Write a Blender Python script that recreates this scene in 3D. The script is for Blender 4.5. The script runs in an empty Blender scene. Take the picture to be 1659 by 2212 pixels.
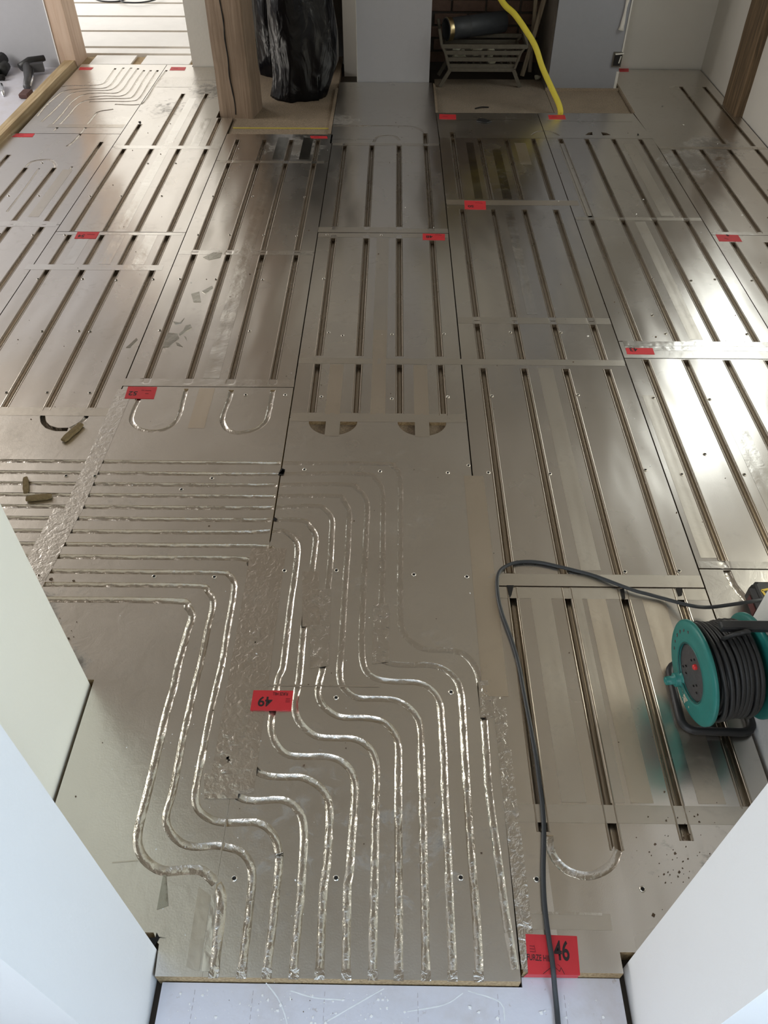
import bpy, math, random
import numpy as np
from mathutils import Vector, Matrix, noise
from mathutils.geometry import delaunay_2d_cdt

random.seed(7)
PI = math.pi
scene = bpy.context.scene
COL = scene.collection

# ------------------------------------------------------------------ camera
def make_camera():
    p, r, y = math.radians(45.54537), math.radians(.06109), math.radians(-.67639)
    f = Vector((math.sin(y)*math.cos(p), math.cos(y)*math.cos(p), -math.sin(p)))
    rt = Vector((math.cos(y), -math.sin(y), 0)); up = rt.cross(f)
    R = math.cos(r)*rt + math.sin(r)*up
    U = -math.sin(r)*rt + math.cos(r)*up
    cd = bpy.data.cameras.new('camera'); co = bpy.data.objects.new('camera', cd); COL.objects.link(co)
    m = Matrix((R, U, -f)).transposed().to_4x4(); m.translation = (0, 0, 1.65)
    co.matrix_world = m
    cd.sensor_fit = 'VERTICAL'; cd.sensor_height = 24; cd.sensor_width = 18
    cd.lens = 1681.866/2212*24
    cd.clip_start = .02; cd.clip_end = 60
    scene.camera = co
make_camera()

# ------------------------------------------------------------------ world, lights, exposure
world = bpy.data.worlds.new('world'); scene.world = world; world.use_nodes = True
bg = world.node_tree.nodes['Background']
bg.inputs[0].default_value = (.62, .72, .85, 1); bg.inputs[1].default_value = .5

def area(name, loc, aim, sx, sy, power, col):
    d = bpy.data.lights.new(name, 'AREA'); d.shape = 'RECTANGLE'; d.size = sx; d.size_y = sy
    d.energy = power; d.color = col
    o = bpy.data.objects.new(name, d); COL.objects.link(o); o.location = loc
    o.rotation_euler = (Vector(aim)-Vector(loc)).to_track_quat('-Z', 'Y').to_euler()
    return o
# daylight through the window of the hall behind the camera, the right-hand window and the far room's windows; three more lamps are added fill
area('daylight_hall', (1.12, -.65, 1.45), (-.5, .3, 1.0), .9, 1.1, 12.5, (.56, .78, 1.0))
area('fill_hall_left', (-1.12, -1.75, 1.45), (.5, .3, .8), .8, 1.1, 18, (.90, .95, 1.0))  # added fill lamp, brightens the right jamb and the hall board
area('daylight_right_window', (2.22, 4.2, 1.40), (0, 4.1, 1.2), 1.3, 1.15, 8.5, (.96, 1.0, .94))
area('fill_right_near', (2.22, 1.9, 1.10), (-.6, .9, .6), 1.0, .8, 13, (1.0, 1.0, .86))  # added fill lamp, brightens the left stub wall from out of view
area('fill_left_side', (-4.12, 4.3, 1.45), (-.5, 4.1, 1.4), 1.8, 1.2, 44, (1.0, .97, .92))  # added fill lamp for the whole room, placed where no reflection shows it
area('daylight_far_window', (-4.05, 8.2, 1.45), (-1.0, 8.0, .9), 2.4, 1.6, 36, (1.0, .97, .92))

scene.view_settings.view_transform = 'Standard'
scene.view_settings.look = 'None'
scene.view_settings.exposure = 0.95
scene.view_settings.gamma = 1.0
scene.view_settings.use_curve_mapping = False
scene.cycles.max_bounces = 10
scene.cycles.diffuse_bounces = 5
scene.cycles.glossy_bounces = 6
scene.cycles.use_denoising = True
scene.cycles.caustics_reflective = True
scene.cycles.sample_clamp_indirect = 6
scene.cycles.blur_glossy = .4

# ------------------------------------------------------------------ materials
class NT:
    def __init__(s, name):
        s.m = bpy.data.materials.new(name); s.m.use_nodes = True; s.t = s.m.node_tree
        s.b = s.t.nodes['Principled BSDF']
        s.pos = s.t.nodes.new('ShaderNodeNewGeometry').outputs['Position']
    def n(s, typ, **kw):
        nd = s.t.nodes.new('ShaderNode'+typ)
        for k, v in kw.items():
            if k in nd.inputs: s.put(nd.inputs[k], v)
            else: setattr(nd, k, v)
        return nd
    def put(s, sock, v):
        if hasattr(v, 'is_linked') or isinstance(v, bpy.types.NodeSocket): s.t.links.new(v, sock)
        else:
            if isinstance(v, tuple) and len(v) == 3 and sock.type == 'RGBA': v = (*v, 1)
            sock.default_value = v
    def scaled(s, v, seed=None):
        mp = s.n('Mapping'); s.put(mp.inputs['Vector'], s.pos); mp.inputs['Scale'].default_value = v
        if seed is not None: mp.inputs['Location'].default_value = (seed, seed*.7, 0)
        return mp.outputs[0]
    def noise(s, scale, detail=3, vec=None, w=None, dist=0, rough=.5):
        nd = s.n('TexNoise'); nd.inputs['Scale'].default_value = scale; nd.inputs['Detail'].default_value = detail
        nd.inputs['Distortion'].default_value = dist; nd.inputs['Roughness'].default_value = rough
        if w is not None: nd.noise_dimensions = '4D'; s.put(nd.inputs['W'], w)
        s.put(nd.inputs['Vector'], vec if vec is not None else s.pos)
        return nd.outputs['Fac']
    def ramp(s, fac, a, b, lo=0.0, hi=1.0):
        nd = s.n('MapRange'); nd.interpolation_type = 'SMOOTHSTEP'
        s.put(nd.inputs['Value'], fac)
        for k, v in (('From Min', a), ('From Max', b), ('To Min', lo), ('To Max', hi)): nd.inputs[k].default_value = v
        return nd.outputs[0]
    def math(s, op, a, b):
        nd = s.n('Math'); nd.operation = op; s.put(nd.inputs[0], a); s.put(nd.inputs[1], b); return nd.outputs[0]
    def mix(s, fac, a, b):
        nd = s.n('Mix'); nd.data_type = 'RGBA'
        s.put(nd.inputs[0], fac); s.put(nd.inputs[6], a); s.put(nd.inputs[7], b); return nd.outputs[2]
    def bump(s, h, dist, prev=None):
        nd = s.n('Bump'); nd.inputs['Strength'].default_value = 1; nd.inputs['Distance'].default_value = dist
        s.put(nd.inputs['Height'], h)
        if prev is not None: s.put(nd.inputs['Normal'], prev)
        return nd.outputs[0]
    def out(s, color=None, rough=None, metal=None, normal=None, spec=None):
        if color is not None: s.put(s.b.inputs['Base Color'], color)
        if rough is not None: s.put(s.b.inputs['Roughness'], rough)
        if metal is not None: s.put(s.b.inputs['Metallic'], metal)
        if normal is not None: s.put(s.b.inputs['Normal'], normal)
        if spec is not None: s.b.inputs['Specular IOR Level'].default_value = spec
        return s.m

# dirt with a shape of its own on the foil: (x, y, radius, strength)
STAINS = [(-.98, 1.20, .13, .9), (-.83, 1.05, .11, .55), (-.62, 2.62, .11, .0), (1.60, 4.25, .22, .6), (-.77, 2.9, .09, .0),
          (.50, 4.15, .22, .0), (-.55, 4.42, .2, .55), (-1.35, 5.0, .25, .35), (-1.1, 5.35, .25, .5), (-.30, 4.85, .14, .45),
          (.62, .62, .14, .22), (-.2, .72, .25, .25), (1.75, 4.45, .2, .6), (.05, .66, .2, .3)]

def stain_mask(T):
    acc = None
    for x, y, r, k in STAINS:
        if k <= 0: continue
        d = T.n('VectorMath'); d.operation = 'DISTANCE'; T.put(d.inputs[0], T.pos); d.inputs[1].default_value = (x, y, 0)
        v = T.ramp(d.outputs['Value'], 0, r*1.5, k, 0)
        acc = v if acc is None else T.math('MAXIMUM', acc, v)
    n = T.noise(22, 6, dist=.6, rough=.65)
    return T.ramp(T.math('ADD', acc, n), .72, 1.05)

def metal(name, base=(.80, .78, .75), rough=.27, big=0.0, big_scale=(3, 3, 1), mid=0.0, mid_scale=40, fine=0.0, fine_scale=220,
          stains=False, dust=.25, seed=False, roughvar=.08, dustcol=(.115, .098, .078)):
    T = NT(name)
    w = None
    if seed:
        at = T.n('Attribute'); at.attribute_name = 'plate'; w = at.outputs['Fac']
    nrm = None
    if big:
        nrm = T.bump(T.noise(1.0, 1.5, T.scaled(big_scale), w=w), big, nrm)
    if mid:
        nrm = T.bump(T.noise(mid_scale, 3, dist=.8), mid, nrm)
    if fine:
        nrm = T.bump(T.noise(fine_scale, 2), fine, nrm)
    d = T.ramp(T.noise(30, 5, dist=.2, rough=.7), .45, .95)
    d2 = T.ramp(T.noise(5, 5, rough=.6), .45, .75)
    f = T.math('MULTIPLY', T.math('MULTIPLY', d, d2), dust*2.2)
    if stains: f = T.math('MAXIMUM', f, T.math('MULTIPLY', stain_mask(T), .85))
    f = T.math('MINIMUM', f, .9)
    tint = T.mix(T.noise(2.2, 2, w=w), (base[0]*.92, base[1]*.90, base[2]*.86), base)
    col = T.mix(f, tint, dustcol)
    met = T.math('SUBTRACT', 1.0, T.math('MULTIPLY', f, .85))
    rg = T.math('ADD', T.math('MULTIPLY', T.noise(3, 4, w=w), roughvar*2), rough-roughvar)
    return T.out(col, rg, met, nrm)

M = {}
M['plate'] = metal('aluminium_plate', (.76, .73, .695), .26, big=.0125, big_scale=(5, 1.4, 1), fine=.00003, fine_scale=400, stains=True, dust=.2, seed=True)
M['foil'] = metal('aluminium_foil', (.78, .755, .72), .30, big=.006, big_scale=(3, 3, 1), mid=.0006, mid_scale=22, fine=.00016, fine_scale=260, stains=True, dust=.3)
M['tape'] = metal('foil_tape', (.81, .79, .755), .25, big=.004, big_scale=(8, 8, 1), mid=.0005, mid_scale=40, dust=.2)
M['tape_dull'] = metal('foil_tape_dull', (.70, .66, .60), .36, big=.003, big_scale=(5, 5, 1), mid=.0003, mid_scale=40, dust=.35)
M['tape_warm'] = metal('foil_tape_warm', (.73, .66, .57), .36, big=.003, big_scale=(5, 5, 1), mid=.0003, mid_scale=40, dust=.3)
M['tape_dark'] = metal('foil_tape_dark', (.40, .39, .35), .22, big=.004, big_scale=(5, 5, 1), mid=.0008, mid_scale=30, dust=.35)
M['wrinkle'] = metal('wrinkled_foil', (.80, .775, .74), .22, mid=.0035, mid_scale=60, fine=.0008, fine_scale=170, dust=.4, dustcol=(.12, .098, .076))
M['wrinkle_soft'] = metal('creased_foil', (.76, .735, .70), .32, mid=.0016, mid_scale=55, fine=.0005, fine_scale=170, dust=.5, dustcol=(.12, .098, .076))
M['wrinkle_brown'] = metal('dusty_wrinkled_foil', (.69, .64, .585), .33, mid=.0022, mid_scale=60, fine=.0006, fine_scale=170, dust=.6, dustcol=(.13, .10, .075))
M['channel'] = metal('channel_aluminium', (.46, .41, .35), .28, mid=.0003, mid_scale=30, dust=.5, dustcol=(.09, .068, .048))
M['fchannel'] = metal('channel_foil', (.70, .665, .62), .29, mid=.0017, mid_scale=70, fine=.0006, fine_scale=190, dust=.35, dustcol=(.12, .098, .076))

def plain(name, col, rough=.6, var=.12, scale=6, bump=0.0, bscale=60, spec=.4, metal_=0.0):
    T = NT(name)
    c = T.mix(T.noise(scale, 5, rough=.6), tuple(v*(1-var) for v in col), tuple(min(1, v*(1+var)) for v in col))
    nrm = T.bump(T.noise(bscale, 4), bump) if bump else None
    return T.out(c, rough, metal_, nrm, spec)

def wood(name, dark, light, axis='z', scale=1.0, rough=.65, cracks=False):
    T = NT(name)
    sc = {'x': (2, 40, 40), 'y': (40, 2, 40), 'z': (40, 40, 2)}[axis]
    g = T.noise(scale, 6, T.scaled(sc), dist=1.2, rough=.6)
    c = T.mix(T.ramp(g, .35, .68), dark, light)
    blotch = T.ramp(T.noise(3, 4), .5, .8)
    c = T.mix(T.math('MULTIPLY', blotch, .35), c, tuple(v*.55 for v in dark))
    return T.out(c, rough, 0.0, T.bump(g, .002), .3)

def chip(name, a, b):
    T = NT(name)
    v = T.n('TexVoronoi'); v.inputs['Scale'].default_value = 160; T.put(v.inputs['Vector'], T.pos)
    c = T.mix(T.ramp(T.noise(180, 3), .35, .65), a, b)
    c = T.mix(T.math('MULTIPLY', T.ramp(T.noise(4, 4), .4, .75), .4), c, tuple(x*.6 for x in a))
    return T.out(c, .85, 0.0, T.bump(v.outputs['Distance'], .0008), .2)

M['chip'] = chip('chipboard', (.28, .195, .105), (.44, .33, .19))
M['chip_dark'] = chip('dusty_chipboard', (.20, .155, .11), (.29, .23, .165))
M['hearth'] = chip('hearth_dust', (.185, .150, .112), (.26, .215, .165))
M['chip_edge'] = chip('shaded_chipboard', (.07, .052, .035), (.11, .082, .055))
M['subfloor'] = plain('subfloor', (.05, .04, .03), .9)
M['white'] = plain('white_paint', (.80, .79, .78), .55, .02, 3, .0004, 90)
M['white_warm_lit'] = plain('white_paint_warm_lit', (.80, .78, .69), .55, .02, 3, .0004, 90)  # white paint with the wall's yellowish light put into the colour
M['plaster'] = plain('raw_plaster', (.52, .495, .45), .8, .06, 4, .0008, 60)
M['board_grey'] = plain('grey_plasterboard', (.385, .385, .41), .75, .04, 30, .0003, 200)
M['board_shaded'] = plain('grey_plasterboard_shaded', (.22, .22, .235), .75, .04, 30, .0003, 200)  # same plasterboard as the grey one, its dimmer light put into the colour
M['ceiling'] = plain('unpainted_ceiling', (.32, .285, .245), .9, .1, 2)
M['far_white'] = plain('far_room_paint', (.85, .84, .82), .8, .02)
M['soot'] = plain('sooty_render', (.10, .085, .07), .95, .4, 8, .003, 30)
M['mortar'] = plain('mortar', (.05, .042, .036), .95, .3, 30)
M['brick'] = plain('old_brick', (.105, .064, .048), .9, .45, 22, .002, 80)
M['iron'] = plain('rusty_iron', (.085, .074, .056), .75, .35, 40, .001, 120, .4)
M['flue'] = plain('grey_flue', (.028, .030, .033), .55, .25, 15, .0006, 60)
M['brass'] = plain('brass_rim', (.45, .36, .20), .3, .15, 20, metal_=1.0)
M['rubble'] = plain('rubble', (.30, .29, .22), .95, .45, 60, .002, 90)
M['black'] = plain('black_plastic', (.018, .018, .019), .45, .2, 20, .0002, 200)
M['blackrub'] = plain('black_rubber', (.022, .022, .022), .5, .25, 30, .0002, 200)
M['cord'] = plain('grey_black_cord', (.035, .038, .042), .5, .15, 30)
M['teal'] = plain('teal_plastic', (.018, .175, .155), .4, .18, 12, .0002, 90)
M['dustyteal'] = plain('beige_spatter', (.50, .46, .36), .9, .2, 60)
M['red'] = plain('red_label', (.50, .028, .035), .5, .12, 30)
M['ink'] = plain('black_ink', (.02, .012, .012), .6, .05)
M['faint'] = plain('faint_ink', (.22, .012, .018), .6, .1)
M['mauve'] = plain('mauve_ink', (.36, .12, .22), .6, .1)
M['greyink'] = plain('grey_ink', (.40, .36, .38), .7, .1)
M['yellow'] = plain('yellow_hose', (.52, .43, .035), .55, .15, 20, .0008, 200)
M['yellowline'] = plain('yellow_strip', (.42, .34, .07), .7, .25, 20)
M['wool'] = plain('brown_wool', (.20, .145, .07), .95, .45, 120, .004, 200)
M['dark'] = plain('dark_void', (.012, .010, .009), .9)
M['steel'] = plain('bright_steel', (.75, .77, .80), .2, .1, 20, metal_=1.0)
M['steel_dark'] = plain('dark_steel', (.10, .10, .105), .5, .3, 30, metal_=.6)
M['white_bits'] = plain('plaster_crumbs', (.78, .77, .76), .8, .1)
M['brown_bits'] = plain('brown_crumbs', (.10, .065, .04), .9, .4, 90)
M['scratch'] = plain('board_scratch', (.72, .73, .74), .5, .15, 60)
M['lav_board'] = None
def lav():
    T = NT('grey_foil_board')
    n = T.ramp(T.noise(9, 6, rough=.65), .42, .75)
    s = T.ramp(T.noise(55, 4, rough=.7), .64, .76)
    c = T.mix(n, (.66, .655, .72), (.60, .575, .60))
    c = T.mix(T.math('MULTIPLY', s, .5), c, (.36, .28, .22))
    return T.out(c, .42, .25, T.bump(T.noise(40, 4), .0006), .5)
M['lav_board'] = lav()
M['far_board'] = plain('far_foil_board', (.80, .785, .76), .5, .10, 5, .002, 18, .4, .25)
M['oak'] = wood('old_oak', (.165, .115, .078), (.235, .172, .122))
M['oak_side'] = M['oak']
M['oak_dark'] = wood('dark_oak', (.075, .050, .028), (.17, .112, .062))
M['pink_timber'] = wood('planed_timber', (.50, .36, .27), (.60, .46, .36), scale=.6)
M['pine'] = wood('pine_batten', (.36, .26, .14), (.50, .39, .24), 'y')
M['stick'] = wood('weathered_stick', (.17, .13, .09), (.30, .25, .18))
def bagmat():
    T = NT('black_bag_film')
    h = T.noise(9, 3, T.scaled((1, 1, .45)), dist=1.0)
    return T.out((.0035, .0035, .0045), .24, 0.0, T.bump(h, .018), .25)
M['bag'] = bagmat()

# ------------------------------------------------------------------ mesh helpers
def link(name, me, mats, parent=None, smooth=False, **props):
    o = bpy.data.objects.new(name, me); COL.objects.link(o)
    if mats is not None:
        if not isinstance(mats, (list, tuple)): mats = [mats]
        if not len(me.materials):
            for m in mats: me.materials.append(m)
    if smooth and len(me.polygons):
        me.polygons.foreach_set('use_smooth', [True]*len(me.polygons))
    if parent is not None: o.parent = parent
    for k, v in props.items(): o[k] = v
    return o
def mesh(name, v, f, mi=None):
    me = bpy.data.meshes.new(name); me.from_pydata([tuple(p) for p in v], [], f); 
    if mi is not None: me.polygons.foreach_set('material_index', mi)
    me.update(); return me
class MB:
    def __init__(s): s.v = []; s.f = []; s.mi = []
    def add(s, v, f, mi=0):
        o = len(s.v); s.v += [tuple(p) for p in v]; s.f += [[i+o for i in q] for q in f]; s.mi += [mi]*len(f); return s
    def box(s, x0, x1, y0, y1, z0, z1, mi=0, bev=0.0):
        if bev:
            b = bev; prof = []
            for z, i in ((z0, b), (z0+b, 0), (z1-b, 0), (z1, b)):
                x_, X_, y_, Y_ = x0+i*0, x1-i*0, y0, y1
                c = b if i == 0 else b
                q = i
                prof.append([(x0+q+ (b if 1 else 0), y0+q, z), (x1-q-b, y0+q, z), (x1-q, y0+q+b, z), (x1-q, y1-q-b, z), (x1-q-b, y1-q, z), (x0+q+b, y1-q, z), (x0+q, y1-q-b, z), (x0+q, y0+q+b, z)])
            v = [p for r in prof for p in r]; f = []
            for k in range(3):
                for j in range(8): f.append([k*8+j, k*8+(j+1) % 8, k*8+8+(j+1) % 8, k*8+8+j])
            f.append(list(range(7, -1, -1))); f.append(list(range(24, 32)))
            return s.add(v, f, mi)
        v = [(x0,y0,z0),(x1,y0,z0),(x1,y1,z0),(x0,y1,z0),(x0,y0,z1),(x1,y0,z1),(x1,y1,z1),(x0,y1,z1)]
        return s.add(v, [[3,2,1,0],[4,5,6,7],[0,1,5,4],[1,2,6,5],[2,3,7,6],[3,0,4,7]], mi)
    def bar(s, a, b, w, h, mi=0, up=(0, 0, 1)):
        a, b = Vector(a), Vector(b); d = (b-a).normalized(); u = Vector(up)
        if abs(d.dot(u)) > .95: u = Vector((0, 1, 0))
        r = d.cross(u).normalized(); u = r.cross(d)
        c = [(-1,-1),(1,-1),(1,1),(-1,1)]
        v = [p + r*(i*w/2) + u*(j*h/2) for p in (a, b) for i, j in c]
        return s.add(v, [[3,2,1,0],[4,5,6,7],[0,1,5,4],[1,2,6,5],[2,3,7,6],[3,0,4,7]], mi)
    def tube(s, pts, r, n=8, mi=0, closed=False, cap=True):
        P = [Vector(p) for p in pts]; N = len(P); rr = r if isinstance(r, (list, tuple)) else [r]*N
        v = []; prev = None
        for i, p in enumerate(P):
            a = P[(i-1) % N] if (closed or i > 0) else p; b = P[(i+1) % N] if (closed or i < N-1) else p
            d = (b-a).normalized()
            if prev is None:
                u = Vector((0, 0, 1)) if abs(d.z) < .9 else Vector((1, 0, 0))
                u = (u-d*u.dot(d)).normalized()
            else: u = (prev-d*prev.dot(d)).normalized()
            prev = u; w = d.cross(u)
            v += [p+(u*math.cos(2*PI*k/n)+w*math.sin(2*PI*k/n))*rr[i] for k in range(n)]
        f = []
        for i in range(N if closed else N-1):
            j = (i+1) % N
            for k in range(n): f.append([i*n+k, i*n+(k+1) % n, j*n+(k+1) % n, j*n+k])
        if cap and not closed: f.append(list(range(n-1, -1, -1))); f.append([(N-1)*n+k for k in range(n)])
        return s.add(v, f, mi)
    def lathe(s, prof, n=40, mi=0, M4=None, cap=False):
        v = []
        for r, z in prof:
            for k in range(n):
                p = Vector((r*math.cos(2*PI*k/n), r*math.sin(2*PI*k/n), z)); v.append(M4 @ p if M4 is not None else p)
        f = []
        for i in range(len(prof)-1):
            for k in range(n): f.append([i*n+k, i*n+(k+1) % n, (i+1)*n+(k+1) % n, (i+1)*n+k])
        if cap: f.append(list(range(n-1, -1, -1))); f.append([(len(prof)-1)*n+k for k in range(n)])
        return s.add(v, f, mi)
    def build(s, name, mats, parent=None, smooth=False, **props):
        me = mesh(name, s.v, s.f, s.mi)
        return link(name, me, mats, parent, smooth, **props)
def empty(name, loc=(0, 0, 0), **props):
    o = bpy.data.objects.new(name, None); COL.objects.link(o); o.location = loc; o.empty_display_size = .05
    for k, v in props.items(): o[k] = v
    return o
def catmull(P, step=.012):
    P = [Vector(p) for p in P]; out = []
    for i in range(len(P)-1):
        p0 = P[i-1] if i else P[0]*2-P[1]; p1 = P[i]; p2 = P[i+1]; p3 = P[i+2] if i+2 < len(P) else P[-1]*2-P[-2]
        n = max(1, int((p2-p1).length/step))
        for k in range(n):
            t = k/n
            out.append(.5*((2*p1)+(p2-p0)*t+(2*p0-5*p1+4*p2-p3)*t*t+(3*p1-p0-3*p2+p3)*t**3))
    out.append(P[-1]); return out
def resample(P, step):
    P = [Vector(p) for p in P]; L = [0]
    for a, b in zip(P, P[1:]): L.append(L[-1]+(b-a).length)
    n = max(2, int(L[-1]/step)+1); out = []; j = 0
    for i in range(n):
        d = L[-1]*i/(n-1)
        while j < len(L)-2 and L[j+1] < d: j += 1
        t = (d-L[j])/max(1e-9, L[j+1]-L[j]); out.append(P[j].lerp(P[j+1], t))
    return out
def rounded(corners, r, n=5):
    P = [Vector(c) for c in corners]; out = []
    for i, p in enumerate(P):
        a = (P[i-1]-p).normalized(); b = (P[(i+1) % len(P)]-p).normalized()
        for k in range(n+1):
            t = k/n; q0 = p+a*r*(1-t); q1 = p+b*r*t
            out.append(q0.lerp(q1, t))
    return out

# ------------------------------------------------------------------ setting: floor base
floor = MB().box(-4.2, 2.3, -2.7, 6.07, -.16, -.05).build('floor', M['subfloor'], kind='structure')

XJ = [-2.19, -1.548, -.948, -.344, .254, .855, 1.453, 2.052]
GX = {'A': [-2.077, -1.926, -1.777, -1.6245], 'B': [-1.4735, -1.3235, -1.175, -1.025], 'C': [-.8725, -.7215, -.572, -.423],
      'D': [-.270, -.1205, .028, .1765], 'E': [.3305, .4785, .629, .779], 'F': [.9325, 1.0785, 1.2285, 1.378], 'G': [1.528, 1.680, 1.8325, 1.982]}
grooves = []      # (points, half width, kind, depth)
def gv(x, *runs):
    for a, b in runs: grooves.append(([(x, a), (x, b)], .0098, 'alu', 1))
A, B, C, D, E, F, G = (GX[k] for k in 'ABCDEFG')
gv(A[0], (3.51, 4.291), (2.3, 3.45)); gv(A[1], (3.51, 4.121), (2.3, 3.45)); gv(A[2], (3.51, 4.122), (2.3, 3.445)); gv(A[3], (3.507, 4.48), (2.3, 3.447))
gv(B[0], (4.433, 4.752), (3.405, 4.382), (3.095, 3.37), (2.12, 3.05)); gv(B[1], (4.433, 5.278), (3.402, 4.383), (3.095, 3.37), (2.10, 3.05))
gv(B[2], (4.433, 5.28), (3.402, 4.385), (3.095, 3.37), (2.08, 3.053)); gv(B[3], (4.433, 4.911), (3.402, 4.385), (3.095, 3.37), (2.10, 3.05))
for i in range(4): gv(C[i], (4.235, 4.525), (3.235, 4.197), (2.275, 3.193))
for i in range(3): gv(D[i], (3.47, 4.456), (2.425, 3.355), (2.088, 2.372))
gv(D[3], (4.48, 4.634), (3.455, 4.452), (2.425, 3.337), (2.078, 2.372))
gv(E[0], (3.775, 4.654)); [gv(E[i], (3.77, 4.561)) for i in (1, 2, 3)]
for i in range(4): gv(E[i], (2.70, 3.66), (2.412, 2.65), (1.386, 2.354), ((.675, .638, .66, .73)[i], 1.342))
for i in range(4): gv(F[i], (3.582, 4.562), (2.53, 3.555), (1.44, 2.417))
gv(G[0], (3.44, 4.415), (2.2, 3.342)); gv(G[1], (3.43, 4.417), (2.2, 3.342)); gv(G[2], (4.50, 5.46), (3.43, 4.42), (2.2, 3.35)); gv(G[3], (4.47, 5.455), (3.43, 4.45), (2.2, 3.35))
# bends cut open at the end of the long runs
grooves.append(([(-1.179, 2.09), (-1.178, 2.058), (-1.164, 2.024), (-1.141, 2), (-1.109, 1.987), (-1.071, 1.988)], .0085, 'open', 1))

def fch(pts, d=1.0, w=.0085, sm=True):
    pts = [p[:2] for p in pts]
    P = catmull([(x, y, 0) for x, y in pts], .01) if sm else [Vector((x, y, 0)) for x, y in pts]
    grooves.append(([(p.x, p.y) for p in P], w, 'foil', d))
HY = [1.830, 1.778, 1.728, 1.679, 1.629, 1.580, 1.529, 1.478, 1.431, 1.378, 1.331, 1.279]
XL = -1.53
fch([(XL, HY[11]), (-1.0, HY[11])] + [(-0.5818, 1.279), (-0.5396, 1.263), (-0.5177, 1.231), (-0.5195, 1.186), (-0.5223, 1.126), (-0.5241, 1.064)] + [(-0.5223, 1.027), (-0.5262, 0.9396), (-0.5259, 0.8542), (-0.5263, 0.7839), (-0.5273, 0.7204), (-0.5281, 0.672), (-0.5229, 0.6398), (-0.5074, 0.6143), (-0.4828, 0.595), (-0.4533, 0.5844), (-0.4168, 0.5876), (-0.3797, 0.5881)] + [(-0.3668, 0.5794), (-0.3438, 0.5607), (-0.3303, 0.5383), (-0.3272, 0.5097), (-0.3256, 0.4743), (-0.325, 0.4377)] + [(-.323, .392)], 1.25, .010)
fch([(XL, HY[10]), (-.9, HY[10])] + [(-0.5317, 1.331), (-0.495, 1.316), (-0.4731, 1.287), (-0.468, 1.25), (-0.4698, 1.192), (-0.4693, 1.127), (-0.4696, 1.069)] + [(-0.4714, 1.048), (-0.4733, 0.9514), (-0.4739, 0.8827), (-0.4726, 0.8109), (-0.472, 0.7461), (-0.4758, 0.7057), (-0.4708, 0.6816), (-0.4541, 0.6582), (-0.4269, 0.6396), (-0.3966, 0.6343), (-0.3593, 0.6376), (-0.3295, 0.6337)] + [(-0.3003, 0.6234), (-0.2814, 0.6012), (-0.2739, 0.5765), (-0.2717, 0.539), (-0.2712, 0.4875), (-0.2711, 0.4432)] + [(-.271, .392)], 1.2)
fch([(XL, HY[9]), (-.8, HY[9])] + [(-0.4863, 1.378)] + [(-0.4467, 1.374), (-0.4252, 1.345), (-0.4195, 1.302), (-0.4183, 1.201), (-0.416, 1.094)] + [(-0.4197, 1.005), (-0.4218, 0.9336), (-0.4221, 0.8452), (-0.4228, 0.7787), (-0.4199, 0.7374), (-0.4084, 0.7127), (-0.3836, 0.6948), (-0.3523, 0.6861), (-0.3166, 0.6866), (-0.2779, 0.6871), (-0.2509, 0.6726), (-0.2318, 0.6465), (-0.2226, 0.6152)] + [(-0.2244, 0.6273), (-0.2217, 0.5936), (-0.2223, 0.5396), (-0.2226, 0.4757), (-0.2238, 0.439)] + [(-.224, .392)], 1.15)
fch([(XL, HY[8]), (-.7, HY[8])] + [(-0.422, 1.43), (-0.3924, 1.414), (-0.3719, 1.376), (-0.3662, 1.332), (-0.3651, 1.238), (-0.3669, 1.149), (-0.3689, 1.07)] + [(-0.3691, 1.029), (-0.3713, 0.9527), (-0.3722, 0.8982), (-0.3681, 0.8459), (-0.3607, 0.8024), (-0.3461, 0.7636), (-0.3212, 0.7402), (-0.2839, 0.7344), (-0.2478, 0.738), (-0.2202, 0.7352), (-0.1959, 0.7185), (-0.1806, 0.6914), (-0.1745, 0.6443)] + [(-0.1741, 0.618), (-0.1723, 0.5429), (-0.1736, 0.4726), (-0.1746, 0.4194)] + [(-.173, .392)], (.9, 1.0))
fch([(XL, HY[7]), (-.6, HY[7])] + [(-0.3732, 1.478), (-0.3321, 1.466), (-0.3134, 1.433), (-0.3091, 1.357), (-0.3127, 1.261), (-0.3133, 1.172), (-0.3111, 1.071)] + [(-0.3155, 1.01), (-0.3227, 0.9167), (-0.325, 0.8637), (-0.3186, 0.833), (-0.2993, 0.8065), (-0.2694, 0.7921), (-0.2225, 0.7894)] + [(-0.1929, 0.7898), (-0.1608, 0.7756), (-0.1361, 0.752), (-0.1258, 0.7194), (-0.123, 0.6742), (-0.1235, 0.6164), (-0.1256, 0.5776)] + [(-0.1276, 0.564), (-0.127, 0.5008), (-0.1252, 0.4331)] + [(-.1248, .392)], (.8, 1.0))
fch([(XL, HY[6]), (-.55, HY[6])] + [(-0.3361, 1.538), (-0.3032, 1.533), (-0.2757, 1.507), (-0.2627, 1.47), (-0.261, 1.382), (-0.2632, 1.285), (-0.2631, 1.172), (-0.2634, 1.072)] + [(-0.2705, 1.05), (-0.2753, 0.9465), (-0.2727, 0.903), (-0.2574, 0.868), (-0.2292, 0.8426), (-0.1813, 0.8392), (-0.1402, 0.8394), (-0.1048, 0.8283), (-0.0816, 0.8027), (-0.0724, 0.7672), (-0.0727, 0.7048), (-0.075, 0.6456), (-0.0765, 0.5783)] + [(-0.0799, 0.5735), (-0.0781, 0.5014), (-0.0762, 0.4337)] + [(-.0746, .392)], (.7, 1.0))
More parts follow.
